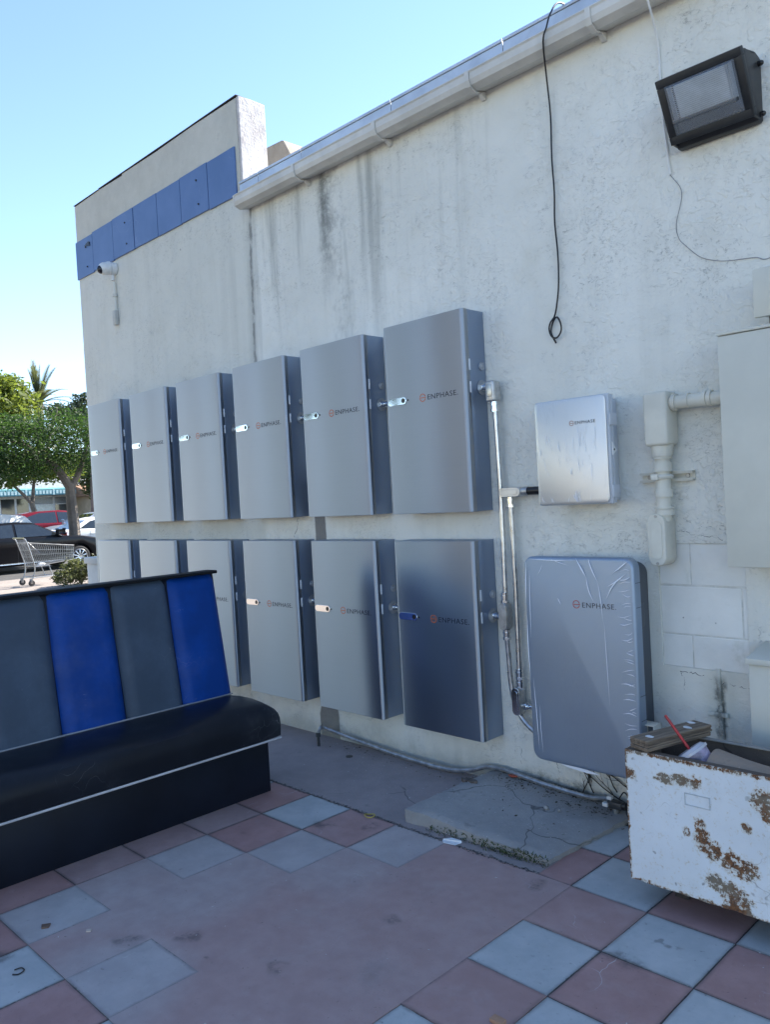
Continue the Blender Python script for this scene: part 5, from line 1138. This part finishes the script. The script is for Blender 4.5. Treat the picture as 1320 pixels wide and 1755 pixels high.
for (y0, y1, kind) in ((-9, -6.2, 0), (-6.1, -3.6, 1), (-3.5, -1.1, 0), (-1.0, -.05, 0), (.05, .9, 1), (1.0, 2.6, 2), (2.7, 3.6, 3), (3.7, 4.1, 4)):
    f = sp('shopfront', WFR, (-.3, -.18, y0 - .05, y1 + .05, 0, 2.9))
    b = MB(); b.box(-.18, -.15, y0 + .03, y1 - .03, .25 if kind != 3 else .1, 2.25 if kind in (2, 3) else 2.75); b.build('pane', plain('pale_pane', (.55, .62, .62), .15) if kind == 2 else SGL, f, False)
    if kind in (2, 3): b = MB(); b.box(-.18, -.15, y0 + .03, y1 - .03, 2.32, 2.78); b.build('transom', plain('grey_transom', (.16, .19, .22), .2), f, False)
    if kind == 1: b = MB(); b.box(-.149, -.13, y0 + .1, y1 - .1, .3, 1.45); b.build('poster', plain('pale_poster', (.55, .55, .48), .6), f, False)
    if kind == 2:
        b = MB()
        for k in range(9): b.box(-.149, -.14, y0 + .5 + k * .07, y0 + .53 + k * .07, .3, 1.2)
        for k in range(4): b.box(-.149, -.14, y0 + .4, y0 + 1.15, .4 + k * .25, .43 + k * .25)
        b.build('shelf', plain('grey_shelf', (.28, .33, .34), .5), f, False)
        b = MB(); b.box(-.149, -.138, y1 - .42, y1 - .06, .3, 1.3); bx_ = b.build('poster', BLACKP, f, False); b = MB()
        for zz in (.45, .75, 1.05): b.box(-.138, -.13, y1 - .34, y1 - .12, zz, zz + .10)
        b.build('poster_print', plain('pale_poster', (.55, .55, .48), .6), bx_, False)
    if kind == 3:
        b = MB(); b.box(-.149, -.138, y0 + .12, y1 - .12, .45, 1.35); sg_ = b.build('door_sign', BLACKP, f, False)
        b = MB(); cy_, cz_ = (y0 + y1) / 2, .95; TQ = plain('turquoise_print', (.10, .45, .42), .5)
        b.tube([(-.134, cy_ + .26 * math.cos(a), cz_ + .26 * math.sin(a)) for a in np.linspace(0, 6.2832, 25)], .022, 5); b.box(-.137, -.128, cy_ - .16, cy_ - .02, cz_ - .10, cz_ + .12); b.box(-.137, -.128, cy_ + .02, cy_ + .16, cz_ - .10, cz_ + .12); b.box(-.137, -.128, cy_ - .14, cy_ + .14, cz_ - .19, cz_ - .14); b.build('sign_print', TQ, sg_, False)
tw = thing('tan_building', 'tan stuccoed building with brown eaves right of the teal awning', 'building', (-52, 26, -.13))
b = MB(); b.box(-6, 0, -3.7, 14, 0, 2.7); b.build('wall', TAN, tw, False)
b = MB(); b.prism([(.5, 2.7), (.5, 2.85), (-3, 3.7), (-6.5, 2.85), (-6.5, 2.7)], -4.2, 14.5, 'y'); b.build('roof', plain('brown_roof', (.24, .14, .085), .8, 0, .2, 3), tw, False)
# ---------------------------------------------------------------- added across the yard, unseen behind the viewer: shaped for what the metal mirrors
ob_ = thing('reflection_building', 'unseen cream building added behind the viewer for the metal to mirror', 'building', (-14, -34, -.13))
b = MB(); b.box(-16, 26, -10, 0, 0, 4.6); b.build('wall', plain('yellow_cream_wall', (.66, .54, .30), .8, 0, .06, 1.5), ob_, False)  # added wall, yellowed to warm the lens reflections
b = MB(); b.box(-16.3, 26.3, -10.2, .25, 4.6, 4.9); b.build('roof', plain('brown_roof', (.24, .14, .085), .8), ob_, False)
for k in range(6):
    b = MB(); b.box(-14 + k * 6.4, -10.6 + k * 6.4, .0, .05, .4, 2.7); f = b.build('window', WFR, ob_, False); b = MB(); b.box(-13.9 + k * 6.4, -10.7 + k * 6.4, .05, .07, .5, 2.6); b.build('pane', SGL, f, False)
ORD = ('first', 'second', 'third', 'fourth', 'fifth', 'sixth', 'seventh', 'eighth', 'ninth')
for i, (x, y, s_) in enumerate(((-6, -15, 1.25), (-11.5, -16, 1.5), (-16, -15, 1.2), (-21, -16.5, 1.55), (-26, -15, 1.25), (-30.5, -16, 1.5), (-35, -14, 1.3), (-40, -12, 1.5), (3, -16, 1.2))):  # row added, crowns shaped to streak and darken the cabinets' reflections
    simple_tree('unseen tree added behind the viewer for reflections, ' + ORD[i] + ' of its row towards the car park', (x, y, -.13), 6, [(0, 0, 6.3, 1.9, 1.9, 1.9), (0, .2, 6.0 * s_, 1.3 * s_, 1.3 * s_, 1.5 * s_)], 4600, (.14, .3), (LEAF, LEAFD, LEAFO)[i % 3], 40 + i, [([(0, 0, 0), (.1, 0, 3), (0, 0, 5.5 * s_)], .18, .09)], 'added trees for reflections across the yard')
